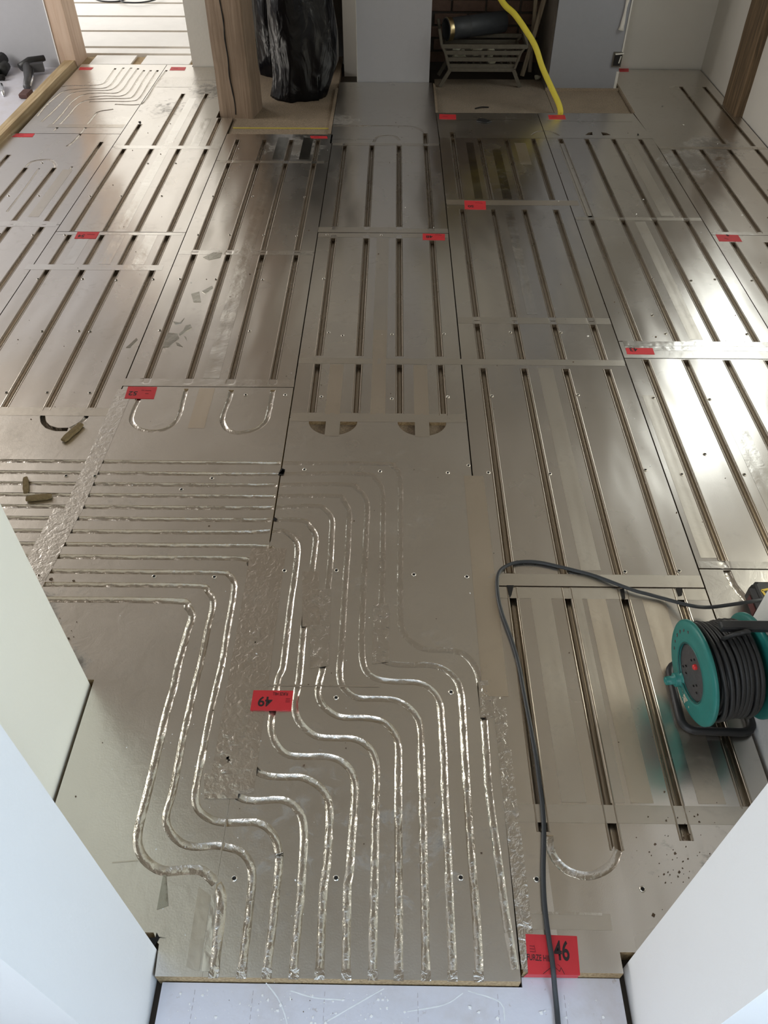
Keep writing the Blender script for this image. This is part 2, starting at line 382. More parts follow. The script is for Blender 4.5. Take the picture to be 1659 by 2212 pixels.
fch([(XL, HY[5]), (-.50, HY[5])] + [(-0.2754, 1.582), (-0.2365, 1.559), (-0.2153, 1.519), (-0.2136, 1.46), (-0.2152, 1.398), (-0.2166, 1.31), (-0.2219, 1.195), (-0.2202, 1.072)] + [(-0.2207, 1.031), (-0.2249, 0.9733), (-0.2155, 0.9363), (-0.1934, 0.9076), (-0.1627, 0.8882), (-0.1173, 0.8856), (-0.0786, 0.8843), (-0.0459, 0.8656), (-0.0292, 0.8334), (-0.0254, 0.8002), (-0.026, 0.7054), (-0.0254, 0.5789)] + [(-0.0254, 0.5742), (-0.026, 0.4882), (-0.0253, 0.4343)] + [(-.025, .392)], (.55, 1.0))
fch([(XL, HY[4]), (-.5, HY[4])] + [(-0.2389, 1.641), (-0.1962, 1.627), (-0.1722, 1.587), (-0.1687, 1.514), (-0.1663, 1.409), (-0.1678, 1.31), (-0.1656, 1.218), (-0.1648, 1.073)] + [(-0.1676, 1.052), (-0.1717, 1.004), (-0.1605, 0.9741), (-0.1375, 0.952), (-0.1071, 0.9388), (-0.0544, 0.9384), (-0.0148, 0.9298), (0.0115, 0.9032), (0.0229, 0.8682), (0.0232, 0.8008), (0.0231, 0.7061), (0.0242, 0.5796)] + [(0.0238, 0.5749), (0.0235, 0.4888), (0.0234, 0.435)] + [(.0237, .392)], (.4, 1.0))
fch([(XL, HY[3]), (-.5, HY[3])] + [(-0.1789, 1.685), (-0.1443, 1.669), (-0.1231, 1.619), (-0.121, 1.57), (-0.1201, 1.461), (-0.1212, 1.359), (-0.1212, 1.241), (-0.1211, 1.131)] + [(-0.1223, 1.072), (-0.118, 1.036), (-0.1057, 1.013), (-0.0863, 0.9959), (-0.0593, 0.9898), (0.0078, 0.9884), (0.0429, 0.9723), (0.0657, 0.9436), (0.074, 0.9147), (0.075, 0.8347), (0.0753, 0.7067), (0.0753, 0.5802)] + [(0.0758, 0.5755), (0.0753, 0.4895), (0.0749, 0.4356)] + [(.0744, .392)], (.3, 1.0))
fch([(XL, HY[2]), (-.5, HY[2])] + [(-0.1519, 1.736), (-0.0996, 1.713), (-0.075, 1.673), (-0.0688, 1.617), (-0.07, 1.543), (-0.07, 1.436), (-0.0716, 1.36), (-0.0709, 1.219)] + [(-0.071, 1.169), (-0.0664, 1.098), (-0.0546, 1.064), (-0.0325, 1.046), (0.0136, 1.038), (0.0708, 1.036), (0.1045, 1.015), (0.1218, 0.9813), (0.1243, 0.9377), (0.1261, 0.8489), (0.1249, 0.7551)] + [(0.1255, 0.6064), (0.1251, 0.5181), (0.1254, 0.4363)] + [(.1245, .392)], (.25, .95))
fch([(XL, HY[1]), (-.5, HY[1])] + [(-0.1021, 1.784), (-0.0472, 1.759), (-0.0257, 1.707), (-0.0218, 1.572), (-0.0208, 1.411), (-0.0221, 1.242), (-0.024, 1.133)] + [(-0.0234, 1.106), (0.0017, 1.091), (0.0426, 1.086), (0.1009, 1.087), (0.1397, 1.073), (0.1657, 1.044), (0.1743, 1.008), (0.1755, 0.9757), (0.1745, 0.8784), (0.1736, 0.7558)] + [(0.1744, 0.607), (0.1761, 0.5187), (0.1757, 0.4369)] + [(.1733, .392)], (.22, .95))
fch([(XL, HY[0]), (-.5, HY[0])] + [(-0.0421, 1.832), (0.0065, 1.818), (0.0284, 1.766), (0.0288, 1.572), (0.0284, 1.361), (0.0282, 1.229)] + [(0.0298, 1.207), (0.0402, 1.174), (0.0624, 1.149), (0.0933, 1.133), (0.1466, 1.131), (0.1846, 1.122), (0.2078, 1.095), (0.22, 1.061), (0.2238, 1.015), (0.225, 0.939), (0.2235, 0.8501), (0.2224, 0.7564)] + [(0.2297, 0.6078), (0.2338, 0.5194)] + [(.2420, .415)], (.22, .7))
# U bends under foil
fch([(-0.8918, 2.276), (-0.8747, 2.166)] + [(-0.8775, 2.101), (-0.8738, 2.044), (-0.8566, 2.013), (-0.8256, 1.989), (-0.7891, 1.982), (-0.7519, 1.99), (-0.7244, 2.027), (-0.7166, 2.077), (-0.7192, 2.142), (-0.7211, 2.216)], .7, .008)
fch([(-0.5616, 2.211), (-0.5616, 2.157), (-0.5677, 2.092), (-0.5669, 2.042), (-0.5473, 1.999), (-0.515, 1.978), (-0.4918, 1.978), (-0.4513, 1.994), (-0.4215, 2.037), (-0.4163, 2.094), (-0.4157, 2.159), (-0.4157, 2.213)], .9, .009)
fch([(0.3409, 0.6681), (0.3414, 0.6329), (0.3539, 0.6091), (0.3757, 0.5925), (0.4093, 0.5863), (0.4423, 0.5967), (0.4664, 0.6139), (0.4824, 0.6417)], .9, .009)
fch([(-1.032, 2.095), (-1.029, 2.054), (-1.038, 2.023), (-1.064, 1.992)], .8, .008)
fch([(0.9259, 1.437), (0.9322, 1.403), (0.9346, 1.357), (0.9476, 1.317), (0.9577, 1.289)], 1.2, .011)
# small bends in the top left corner
for q in ([(-1.879, 5.778), (-1.872, 5.585), (-1.877, 5.458), (-1.955, 5.423), (-2.067, 5.417), (-2.143, 5.378), (-2.158, 5.249), (-2.158, 5.039)], [(-1.826, 5.789), (-1.822, 5.615), (-1.821, 5.44), (-1.854, 5.373), (-1.97, 5.362), (-2.076, 5.324), (-2.105, 5.214), (-2.116, 5.04), (-2.11, 4.874)],
          [(-1.774, 5.79), (-1.772, 5.596), (-1.773, 5.422), (-1.807, 5.337), (-1.928, 5.326), (-2.02, 5.279), (-2.035, 5.144), (-2.043, 4.957), (-2.056, 4.779)], [(-1.725, 5.78), (-1.724, 5.558), (-1.721, 5.366), (-1.75, 5.283), (-1.867, 5.281), (-1.948, 5.244), (-1.976, 5.128), (-1.975, 4.909), (-1.98, 4.718)],
          [(-1.676, 5.74), (-1.675, 5.539), (-1.671, 5.311), (-1.706, 5.229), (-1.809, 5.228), (-1.893, 5.2)], [(-1.631, 5.74), (-1.63, 5.539), (-1.623, 5.239), (-1.659, 5.185), (-1.755, 5.184), (-1.881, 5.156), (-1.925, 5.077), (-1.93, 4.893), (-1.94, 4.643)],
          [(-1.585, 5.741), (-1.583, 5.501), (-1.578, 5.204), (-1.617, 5.137), (-1.742, 5.131), (-1.871, 5.121)], [(-1.526, 5.742), (-1.533, 5.444), (-1.532, 5.135), (-1.571, 5.074), (-1.704, 5.08)],
          [(-1.692, 4.995), (-1.766, 4.953), (-1.776, 4.863), (-1.775, 4.676), (-1.78, 4.498), (-1.798, 4.413)]): fch(q, .75, .008)
fch([(-1.69, 4.14), (-1.687, 3.898), (-1.686, 3.708)], .4, .006); fch([(-1.855, 4.114), (-1.845, 3.84), (-1.843, 3.603)], .4, .006)
fch([(-1.93, 4.128), (-1.922, 4.198), (-1.875, 4.225), (-1.823, 4.22), (-1.783, 4.161), (-1.774, 4.123)], .5, .008)
fch([(0.7775, 4.615), (0.8153, 4.671), (0.87, 4.681), (0.9107, 4.653), (0.9312, 4.611)], .5, .007)
fch([(-0.5449, 4.736), (-0.3621, 4.739), (0.0442, 4.745), (0.1317, 4.715), (0.1772, 4.643)], .4, .008)
fch([(-0.113, 4.499), (-0.0947, 4.568), (-0.0489, 4.595), (0.004, 4.587), (0.0304, 4.527)], .4, .008)

# half-moon openings cut through the foil
moons = []
for cx in (-.195, .1025):
    r = .0815; moons.append([(cx+r*math.cos(PI+PI*k/18), 2.043+.9*r*math.sin(PI+PI*k/18)) for k in range(19)])
for q in ([(1.081, 4.621), (1.104, 4.657), (1.129, 4.67), (1.124, 4.622)], [(1.179, 4.667), (1.21, 4.655), (1.227, 4.623), (1.18, 4.617)]): moons.append([p[:2] for p in q])

def seg_poly(pts, w):
    P = [Vector((p[0], p[1])) for p in pts]; L = []; R = []
    for i, p in enumerate(P):
        d = (P[min(i+1, len(P)-1)]-P[max(i-1, 0)]).normalized(); n = Vector((-d.y, d.x)); L.append(p+n*w); R.append(p-n*w)
    return L+R[::-1]
def inside(poly, x, y):
    c = False; j = len(poly)-1
    for i in range(len(poly)):
        xi, yi = poly[i]; xj, yj = poly[j]
        if (yi > y) != (yj > y) and x < (xj-xi)*(y-yi)/(yj-yi)+xi: c = not c
        j = i
    return c
def ccw(P):
    P = list(P); n = len(P)
    return P if sum(P[k][0]*P[(k+1) % n][1]-P[(k+1) % n][0]*P[k][1] for k in range(n)) > 0 else P[::-1]
plate_no = [0]
ALU = [(-.0152, .00003), (-.0130, .0008), (-.0112, .0007), (-.0098, -.0002), (-.0089, -.0022), (-.0084, -.006), (-.0078, -.0105), (-.0045, -.0148), (0, -.0160)]
ALU = ALU + [(-u, z) for u, z in ALU[-2::-1]]
def channel(name, pts, kind, w, depth, parent, seed):
    step = .05 if kind == 'alu' else .007
    P = resample([(p[0], p[1], 0) for p in pts], step)
    if kind == 'alu': prof = ALU
    elif kind == 'open': prof = [(-w-.001, .0003), (-w, -.001), (-w, -.012), (-w*.6, -.015), (0, -.016), (w*.6, -.015), (w, -.012), (w, -.001), (w+.001, .0003)]
    else: prof = [(u*(w+.0022)/1.25, 0) for u in (-1.25, -1.08, -.9, -.65, -.35, 0, .35, .65, .9, 1.08, 1.25)]
    v = []; n = len(prof)
    for i, p in enumerate(P):
        d = (P[min(i+1, len(P)-1)]-P[max(i-1, 0)]).normalized(); nn = Vector((-d.y, d.x, 0))
        for j, (u, z) in enumerate(prof):
            q = p+nn*u
            if kind == 'foil':
                dep = depth if not isinstance(depth, tuple) else (1.1 if q.x < -.35 else (depth[0] if p.y > 1.12 else (depth[1] if p.y < .98 else depth[1]+(depth[0]-depth[1])*(p.y-.98)/.14)))
                t = abs(u)/(w+.0022)
                sag = max(0, 1-(t/.92)**2.4)
                wob = noise.noise(Vector((q.x*34+seed, q.y*34, 3.3)))
                wob2 = noise.noise(Vector((q.x*110, q.y*110, seed)))
                long = .80+.35*noise.noise(Vector((p.x*5+seed*3, p.y*5, .5)))
                z = -sag*dep*.0070*max(.35, long) + sag*(.2+.8*dep)*(.0021*wob+.0026*wob2)
                z += (.00025+.0006*noise.noise(Vector((p.x*16, p.y*16, seed+j))))*min(1, .3+dep) if abs(j-(n-1)/2) >= 4 else 0
                if j in (0, n-1): z = -.0004
                z = min(z, .0012)
            v.append((q.x, q.y, z))
    f = []
    for i in range(len(P)-1):
        for j in range(n-1): f.append([i*n+j, (i+1)*n+j, (i+1)*n+j+1, i*n+j+1][::-1])
    me = mesh(name, v, f)
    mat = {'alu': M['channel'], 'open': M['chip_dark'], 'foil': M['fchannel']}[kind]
    return link(name, me, mat, parent, True)

def panel(poly, mat, label=None):
    poly = [(p[0], p[1]) for p in poly]
    bx0, bx1 = min(p[0] for p in poly), max(p[0] for p in poly); by0, by1 = min(p[1] for p in poly), max(p[1] for p in poly)
    loc = []
    for pts, w, kind, d in grooves:
        if max(p[0] for p in pts) < bx0-.01 or min(p[0] for p in pts) > bx1+.01 or max(p[1] for p in pts) < by0-.01 or min(p[1] for p in pts) > by1+.01: continue
        fine_ = resample([(p[0], p[1], 0) for p in pts], .004); run = []
        runs = []
        for p in fine_:
            if inside(poly, p.x, p.y): run.append((p.x, p.y))
            else:
                if len(run) > 3: runs.append(run)
                run = []
        if len(run) > 3: runs.append(run)
        for r in runs:
            if kind == 'alu': r = [r[0], r[-1]]
            loc.append((r, w, kind, d))
    poly = ccw(poly); verts = [Vector(p) for p in poly]; faces = [list(range(len(poly)))]; edges = []
    holes = [seg_poly(resample([(p[0], p[1], 0) for p in r], .012) if k != 'alu' else r, w) for r, w, k, d in loc]
    mo = [m for m in moons if inside(poly, *(sum(Vector(q) for q in m[1:])/ (len(m)-1) if False else (sum(q[0] for q in m)/len(m), sum(q[1] for q in m)/len(m))))]
    for h in holes+mo:
        h = ccw(h); o = len(verts); verts += [Vector((p[0], p[1])) for p in h]; faces.append(list(range(o, o+len(h))))
    for gx in sorted({round(r[0][0], 3) for r, w, k, d in loc if k == 'alu'}):
        o = len(verts); verts += [Vector((gx, by0+.0005)), Vector((gx, by1-.0005))]; edges.append((o, o+1))
    V, Eg, Fc, ov, oe, of = delaunay_2d_cdt(verts, edges, faces, 1, 1e-5)
    keep = [f for f, o in zip(Fc, of) if o == [0] or (0 in o and len(o) == 1)]
    xs = sorted({round(r[0][0], 3) for r, w, k, d in loc if k == 'alu'})
    base = plate_no[0]; plate_no[0] += 11
    idx = {}; nv = []; nf = []; seeds = []
    def vi(i):
        if i not in idx: idx[i] = len(nv); nv.append((V[i].x, V[i].y, 0.0))
        return idx[i]
    ec = {}
    for f in keep:
        a = [Vector(V[i]) for i in f]; ar = sum(a[k].x*a[(k+1) % len(a)].y-a[(k+1) % len(a)].x*a[k].y for k in range(len(a)))
        if ar < 0: f = f[::-1]
        g = [vi(i) for i in f]; nf.append(g)
        cx = sum(p.x for p in a)/len(a); seeds.append(float(base+sum(1 for x in xs if x < cx))*1.37)
        for k in range(len(g)):
            e = (g[k], g[(k+1) % len(g)]); ec[e] = ec.get(e, 0)+1
    mi = [0]*len(nf); low = {}
    for (a, b) in list(ec):
        if (b, a) in ec: continue
        for i in (a, b):
            if i not in low: low[i] = len(nv); nv.append((nv[i][0], nv[i][1], -.05))
        nf.append([b, a, low[a], low[b]]); mi.append(1); seeds.append(0.0)
    me = mesh('heating_panel', nv, nf, mi)
    at = me.attributes.new('plate', 'FLOAT', 'FACE'); at.data.foreach_set('value', seeds)
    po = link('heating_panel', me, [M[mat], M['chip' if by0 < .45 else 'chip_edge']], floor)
    if label: po['label'] = label
    for k, (r, w, kind, d) in enumerate(loc):
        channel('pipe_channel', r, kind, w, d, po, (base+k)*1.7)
    return po
g_ = .0021
def rp(x0, x1, y0, y1): return [(x0+g_, y0+g_), (x1-g_, y0+g_), (x1-g_, y1-g_), (x0+g_, y1-g_)]
J = XJ
panel(rp(J[0], J[1], 3.471, 4.60), 'plate'); panel(rp(J[0], J[1], 2.27, 3.471), 'plate')
panel([(-2.13, 4.603), (J[1]-g_, 4.603), (J[1]-g_, 5.86), (-2.13, 5.86)], 'foil')
panel([(J[1]+g_, 4.41), (J[2]-g_, 4.41), (J[2]-g_, 4.862), (-1.05, 4.862), (-1.05, 5.815), (-1.37, 5.815), (-1.37, 5.86), (J[1]+g_, 5.86)], 'foil')
panel(rp(J[1], J[2], 3.401, 4.408), 'plate'); panel(rp(J[1], J[2], 2.085, 3.401), 'plate'); panel(rp(J[1], J[2], 1.035, 2.083), 'foil')
panel(rp(J[2], J[3], 4.2295, 4.61), 'plate'); panel(rp(J[2], J[3], 3.215, 4.2295), 'plate'); panel(rp(J[2], J[3], 2.2285, 3.215), 'plate')
panel([(-.433, .395), (J[3]-.0002, .395), (J[3]-.0002, 1.49), (J[3]-g_, 1.50), (J[3]-g_, 2.227), (J[2]+g_, 2.227), (J[2]+g_, 1.036), (-.722, 1.034), (-.722, .47), (-.452, .47), (-.440, .452), (-.437, .45)], 'foil')
panel([(-.355, 4.478), (J[4]-g_, 4.478), (.243, 5.515), (-.355, 5.515)], 'foil')
panel(rp(J[3], J[4], 3.409, 4.477), 'plate'); panel(rp(J[3], J[4], 2.06, 3.409), 'plate'); panel([(J[3]+.0002, .395), (J[4]-g_, .395), (J[4]-g_, 2.058), (J[3]+g_, 2.058), (J[3]+g_, 1.50), (J[3]+.0002, 1.49)], 'foil')
panel([(J[4]+g_, 4.57), (J[5]-g_, 4.57), (J[5]-g_, 4.965), (.250, 4.965)], 'foil')
panel(rp(J[4], J[5], 3.72, 4.569), 'plate'); panel(rp(J[4], J[5], 2.673, 3.72), 'plate'); panel(rp(J[4], J[5], 2.3825, 2.673), 'plate'); panel(rp(J[4], J[5], 1.342, 2.3825), 'plate')
panel([(J[4]+.004, .411), (.446, .411), (.446, .447), (.842, .447), (.842, 1.122), (J[5]-g_, 1.122), (J[5]-g_, 1.339), (J[4]+.004, 1.339)], 'plate')
panel([(J[5]+g_, 4.575), (J[6]-g_, 4.575), (1.425, 4.97), (J[5]+g_, 4.97)], 'foil')
panel(rp(J[5], J[6], 3.563, 4.574), 'plate'); panel(rp(J[5], J[6], 2.535, 3.563), 'plate'); panel(rp(J[5], J[6], 2.425, 2.535), 'foil'); panel(rp(J[5], J[6], 1.41, 2.425), 'plate'); panel(rp(J[5], J[6], 1.125, 1.41), 'foil')
panel([(J[6]+g_, 4.43), (2.05, 4.43), (2.05, 5.80), (1.43, 5.80), (1.43, 5.0)], 'foil')
panel(rp(J[6], J[7], 3.41, 4.43), 'plate'); panel(rp(J[6], J[7], 2.2, 3.41), 'plate'); panel(rp(J[6], J[7], 1.125, 2.2), 'foil')

# half-moon pits: chipboard bottoms
for m in moons[:2]:
    link('bend_pocket', mesh('bend_pocket', [(x, y, -.015) for x, y in m], [list(range(len(m)))]), M['chip_dark'], floor)

# ------------------------------------------------------------------ tapes
tape_z = [0.00025]
def tape(quad, mat='tape', wr=0.0, n=(24, 4), name='foil_tape', dip=True, seam=False):
    q = [Vector((p[0], p[1], 0)) for p in quad]; nu, nv = n; tape_z[0] += .000004
    z0 = tape_z[0]; v = []; sd = tape_z[0]*7e5
    gxs = [(pts[0][0], min(pts[0][1], pts[-1][1])-.03, max(pts[0][1], pts[-1][1])+.03) for pts, w, k, d in grooves if k == 'alu']
    for j in range(nv+1):
        for i in range(nu+1):
            p = q[0].lerp(q[1], i/nu).lerp(q[3].lerp(q[2], i/nu), j/nv); z = z0
            if dip:
                for gx, a, b in gxs:
                    if abs(p.x-gx) < .013 and a < p.y < b: z -= .0035*(1-(abs(p.x-gx)/.013)**2)*(.6+.6*noise.noise(Vector((gx*9, p.y*60, sd))))
            if seam and i == nu//2: z -= .0003
            if wr: 
                e = min(i, nu-i, j, nv-j)
                z += wr*(noise.noise(Vector((p.x*55, p.y*55, sd)))+.6*noise.noise(Vector((p.x*130, p.y*130, sd))))*(.5 if e == 0 else 1)
                z = max(z, .0003)
            v.append((p.x, p.y, z))
    f = []; st = nu+1
    for j in range(nv):
        for i in range(nu): f.append([j*st+i, j*st+i+1, (j+1)*st+i+1, (j+1)*st+i])
    me = mesh(name, v, f)
    me.polygons.foreach_set('use_smooth', [k < nu*nv for k in range(len(f))])
    return link(name, me, M[mat], floor)
def hx(x0, x1, y, w, mat='tape', wr=0.0): return tape([(x0, y-w/2), (x1, y-w/2), (x1, y+w/2), (x0, y+w/2)], mat, wr, (max(8, int((x1-x0)/.006)), 6))
def vy(x, y0, y1, w, mat='tape', wr=0.0, tilt=0.0): return tape([(x-w/2, y0), (x+w/2, y0), (x+w/2+tilt, y1), (x-w/2+tilt, y1)], mat, wr, (6, max(8, int((y1-y0)/.02)) if not wr else max(8, int((y1-y0)/.008))), seam=not wr)
hx(-1.53, -.955, 4.408, .042, 'tape', .0004); hx(-.925, -.37, 4.215, .030, 'tape_dull'); hx(-.945, -.352, 3.212, .036, 'tape'); hx(-2.15, -1.565, 3.476, .048, 'tape'); hx(-1.535, -.962, 3.386, .024, 'tape', .0003); hx(-1.575, -.985, 3.072, .046, 'tape', .0003)
hx(-.345, .02, 3.438, .052, 'tape_dull'); hx(.0, .253, 3.432, .044, 'tape_dull'); hx(-.342, .252, 3.384, .040, 'tape_dull')
hx(-.342, .85, 2.393, .036, 'tape_dull', .0003); hx(-.34, .25, 4.466, .036, 'tape_dull'); hx(-.34, .25, 2.064, .046, 'tape_dull', .0003); hx(.256, .853, 2.675, .045, 'tape_dull')
hx(.258, .90, 3.735, .055, 'tape_warm', .0003); hx(.27, .853, 1.364, .042, 'tape_dull', .0003); hx(.27, .853, 1.318, .036, 'tape_dull', .0003)
hx(.862, 1.45, 3.568, .032, 'tape_dull'); hx(.872, 1.45, 2.522, .030, 'tape', .0008); hx(.872, 1.45, 2.49, .028, 'tape', .0008); hx(1.458, 2.04, 3.425, .030, 'tape', .0006)
hx(1.46, 2.04, 4.44, .03, 'tape_dull', .0006); hx(.862, 1.45, 1.425, .026, 'tape'); hx(-.95, -.345, 2.252, .044, 'tape'); hx(-1.54, -.95, 2.082, .045, 'tape_dull', .0003)
hx(.275, .83, .715, .04, 'tape_dull', .0006); hx(.28, .44, .50, .03, 'tape_dull', .0002)
for cx in (-.195, .1025): vy(cx, 1.965, 2.06, .048, 'tape_dull', .0006)
vy(-1.252, 3.43, 4.40, .046, 'tape'); vy(-1.40, 3.10, 3.37, .05, 'tape'); vy(-1.245, 3.10, 3.37, .05, 'tape'); vy(-1.10, 3.10, 3.37, .055, 'tape')
vy(-.645, 2.28, 4.19, .058, 'tape'); vy(-.648, 2.0, 2.22, .055, 'tape_warm'); vy(-.62, 4.25, 4.56, .06, 'tape_dark'); vy(-.48, 4.25, 4.56, .055, 'tape_dark')
vy(-.046, 2.43, 3.36, .055, 'tape_dull'); vy(-.046, 2.08, 2.60, .05, 'tape_warm'); vy(-.20, 2.08, 2.37, .05, 'tape_warm'); vy(.103, 2.08, 2.37, .05, 'tape_warm')
vy(.553, 2.72, 3.65, .042, 'tape'); vy(.556, 1.40, 2.36, .055, 'tape_dull'); vy(.553, .74, 1.30, .05, 'tape_warm'); vy(.405, .74, 1.30, .055, 'tape_dull'); vy(.705, .74, 1.30, .06, 'tape_warm'); vy(.50, .74, 1.30, .03, 'tape_dull')
vy(.42, 3.78, 4.5, .04, 'tape_dark'); vy(.56, 3.78, 4.4, .045, 'tape_dark'); vy(.70, 4.2, 4.5, .06, 'tape_warm')
vy(1.152, 1.45, 2.41, .058, 'tape'); vy(1.155, 2.55, 3.54, .05, 'tape_dull'); vy(.895, 1.45, 2.2, .045, 'tape_dull'); vy(-1.25, 4.43, 5.2, .05, 'tape'); vy(-1.10, 4.43, 4.85, .05, 'tape')
vy(-1.70, 3.55, 4.1, .05, 'tape_dull'); vy(1.30, 3.6, 4.5, .06, 'tape_dull'); vy(.93, 3.6, 4.5, .04, 'tape_dull')
hx(-1.52, -1.30, 5.50, .20, 'wrinkle_soft', .0010); hx(-1.30, -1.06, 5.62, .16, 'wrinkle_soft', .0012); hx(-2.0, -1.56, 4.72, .05, 'tape_dull', .0006)
# wrinkled foil dressed over the joints between panels
vy(.270, .415, 1.00, .030, 'wrinkle', .0016, -.006); vy(.258, 1.0, 1.78, .062, 'tape_warm', .0006); tape([(0.2184, 1.043), (0.2429, 1.043), (0.248, 0.9432), (0.2164, 0.9427)], 'wrinkle', .003, (10, 14))
vy(-.344, .75, 1.47, .10, 'wrinkle_brown', .0016); vy(-.945, 1.60, 2.21, .055, 'wrinkle_soft', .0010, .012); vy(-.99, 1.25, 1.62, .085, 'wrinkle_soft', .0009, .03)
tape([(-0.2419, 1.385), (-0.1957, 1.386), (-0.1792, 1.204), (-0.2259, 1.199)], 'wrinkle_brown', .0014, (12, 20)); tape([(-0.214, 1.324), (-0.1593, 1.325), (-0.1498, 1.081), (-0.1959, 1.072)], 'wrinkle', .0014, (14, 26)); tape([(-0.043, 1.276), (-0.0029, 1.277), (0.0011, 1.095), (-0.0423, 1.087)], 'wrinkle', .0014, (12, 24))
tape([(-0.3634, 1.197), (-0.3326, 1.198), (-0.3291, 1.071), (-0.355, 1.07)], 'wrinkle', .0014, (10, 20))
tape([(-0.3427, 0.9983), (-0.3275, 0.9985), (-0.3314, 0.8567), (-0.3441, 0.8565)], 'tape', .0008, (6, 18)); tape([(-0.3847, 0.8909), (-0.3589, 0.8913), (-0.3479, 0.796), (-0.379, 0.7956)], 'wrinkle', .0020, (10, 22)); tape([(-0.4102, 0.7952), (-0.3292, 0.7962), (-0.3271, 0.7386), (-0.4001, 0.7376)], 'wrinkle_brown', .0022, (20, 16))
tape([(-0.3797, 0.5562), (-0.3513, 0.538), (-0.3511, 0.4043), (-0.3773, 0.4109)], 'tape_dull', .0004, (8, 20)); tape([(-0.3503, 0.5406), (-0.3433, 0.5407), (-0.3314, 0.4045), (-0.3472, 0.4043)], 'tape', .0006, (6, 20))
tape([(-0.456, 0.5769), (-0.4489, 0.577), (-0.4326, 0.5187), (-0.4544, 0.5106)], 'tape_dark', .0003, (6, 12)); tape([(-0.5664, 0.6017), (-0.5157, 0.6066), (-0.5122, 0.6038), (-0.5657, 0.5989)], 'tape_dull', .0003, (10, 3))
for (a, b) in ([(0.2814, 4.847), (0.8086, 4.855)], [(0.8963, 4.841), (1.392, 4.834)], [(-0.3292, 1.024), (-0.0223, 1.024)], [(0.2593, 0.5153), (0.4249, 0.514)], [(-0.4175, 4.539), (-0.1012, 4.54)]):
    tape([(a[0], a[1]-.0025), (b[0], b[1]-.0025), (b[0], b[1]+.0025), (a[0], a[1]+.0025)], 'tape', .0, (12, 2), 'foil_edge', False)
# foil lips folded over the channel mouths at the front edge
for k, x in enumerate((-.323, -.271, -.224, -.173, -.1248, -.0746, -.025, .0237, .0744, .1245, .1733)):
    tape([(x-.0095, .393), (x+.0095, .393), (x+.0095, .412), (x-.0095, .412)], 'wrinkle', .002, (6, 6), 'foil_lip', False)

# ------------------------------------------------------------------ red numbered stickers
def text_mesh(body, size, bold=.02):
    cu = bpy.data.curves.new('t', 'FONT'); cu.body = body; cu.size = size; cu.align_x = 'CENTER'; cu.align_y = 'CENTER'; cu.offset = bold*size
    o = bpy.data.objects.new('t', cu); COL.objects.link(o); bpy.context.view_layer.update()
    me = bpy.data.meshes.new_from_object(o.evaluated_get(bpy.context.evaluated_depsgraph_get()))
    bpy.data.objects.remove(o); bpy.data.curves.remove(cu); return me
def put_text(body, size, loc, rot, mat, parent, name, sx=1.0, bold=.02):
    me = text_mesh(body, size, bold)
    R = Matrix.Translation(loc) @ Matrix.Rotation(rot, 4, 'Z') @ Matrix.Diagonal((sx, 1, 1, 1))
    me.transform(R)
    me.materials.clear(); me.materials.append(mat)
    return link(name, me, None, parent)
def sticker(quad, items, label=None, z=.0014):
    q = [Vector((p[0], p[1], 0)) for p in quad]     # far left, far right, near right, near left
    v = [(p.x, p.y, z) for p in q]+[(p.x, p.y, -.0004) for p in q]
    o = link('number_sticker', mesh('number_sticker', v, [[3, 2, 1, 0], [0, 1, 5, 4], [1, 2, 6, 5], [2, 3, 7, 6], [3, 0, 4, 7]]), M['red'], floor)
    if label: o['label'] = label
    def at(u, w): p = q[0].lerp(q[1], u).lerp(q[3].lerp(q[2], u), w); return Vector((p.x, p.y, z+.0003))
    for it in items:
        if it[0] == 't':
            _, body, u, w, size, rot, mat, sx = it
            put_text(body, size, at(u, w), rot, M[mat], o, 'sticker_number' if body.isdigit() else 'sticker_text', sx, .022 if body.isdigit() else .012)
        elif it[0] == 'b':
            _, u0, w0, u1, w1, th, mat = it
            a, b = at(u0, w0), at(u1, w1); MB().bar(a, b, th, .0002).build('sticker_print', M[mat], o)
    return o
UP = PI
sticker([(0.2694, 0.4762), (0.3684, 0.4737), (0.3637, 0.4067), (0.2667, 0.407)], [('t', '46', .68, .42, .047, -.05, 'ink', .62), ('t', 'FURZE HILL', .245, .60, .0150, -.05, 'ink', .64),
    ('b', .06, .30, .15, .31, .0016, 'faint'), ('b', .06, .37, .15, .38, .0016, 'faint'), ('b', .06, .44, .16, .45, .0016, 'faint'), ('b', .15, .28, .17, .46, .0012, 'faint'),
    ('b', .29, .98, .47, .80, .0009, 'ink'), ('b', .53, .82, .61, .92, .0009, 'ink'), ('b', .61, .92, .64, .82, .0009, 'ink'), ('b', .64, .82, .70, .98, .0009, 'ink'), ('b', .58, .74, .63, .80, .0009, 'faint')], 'red sticker printed 46 at the front edge')
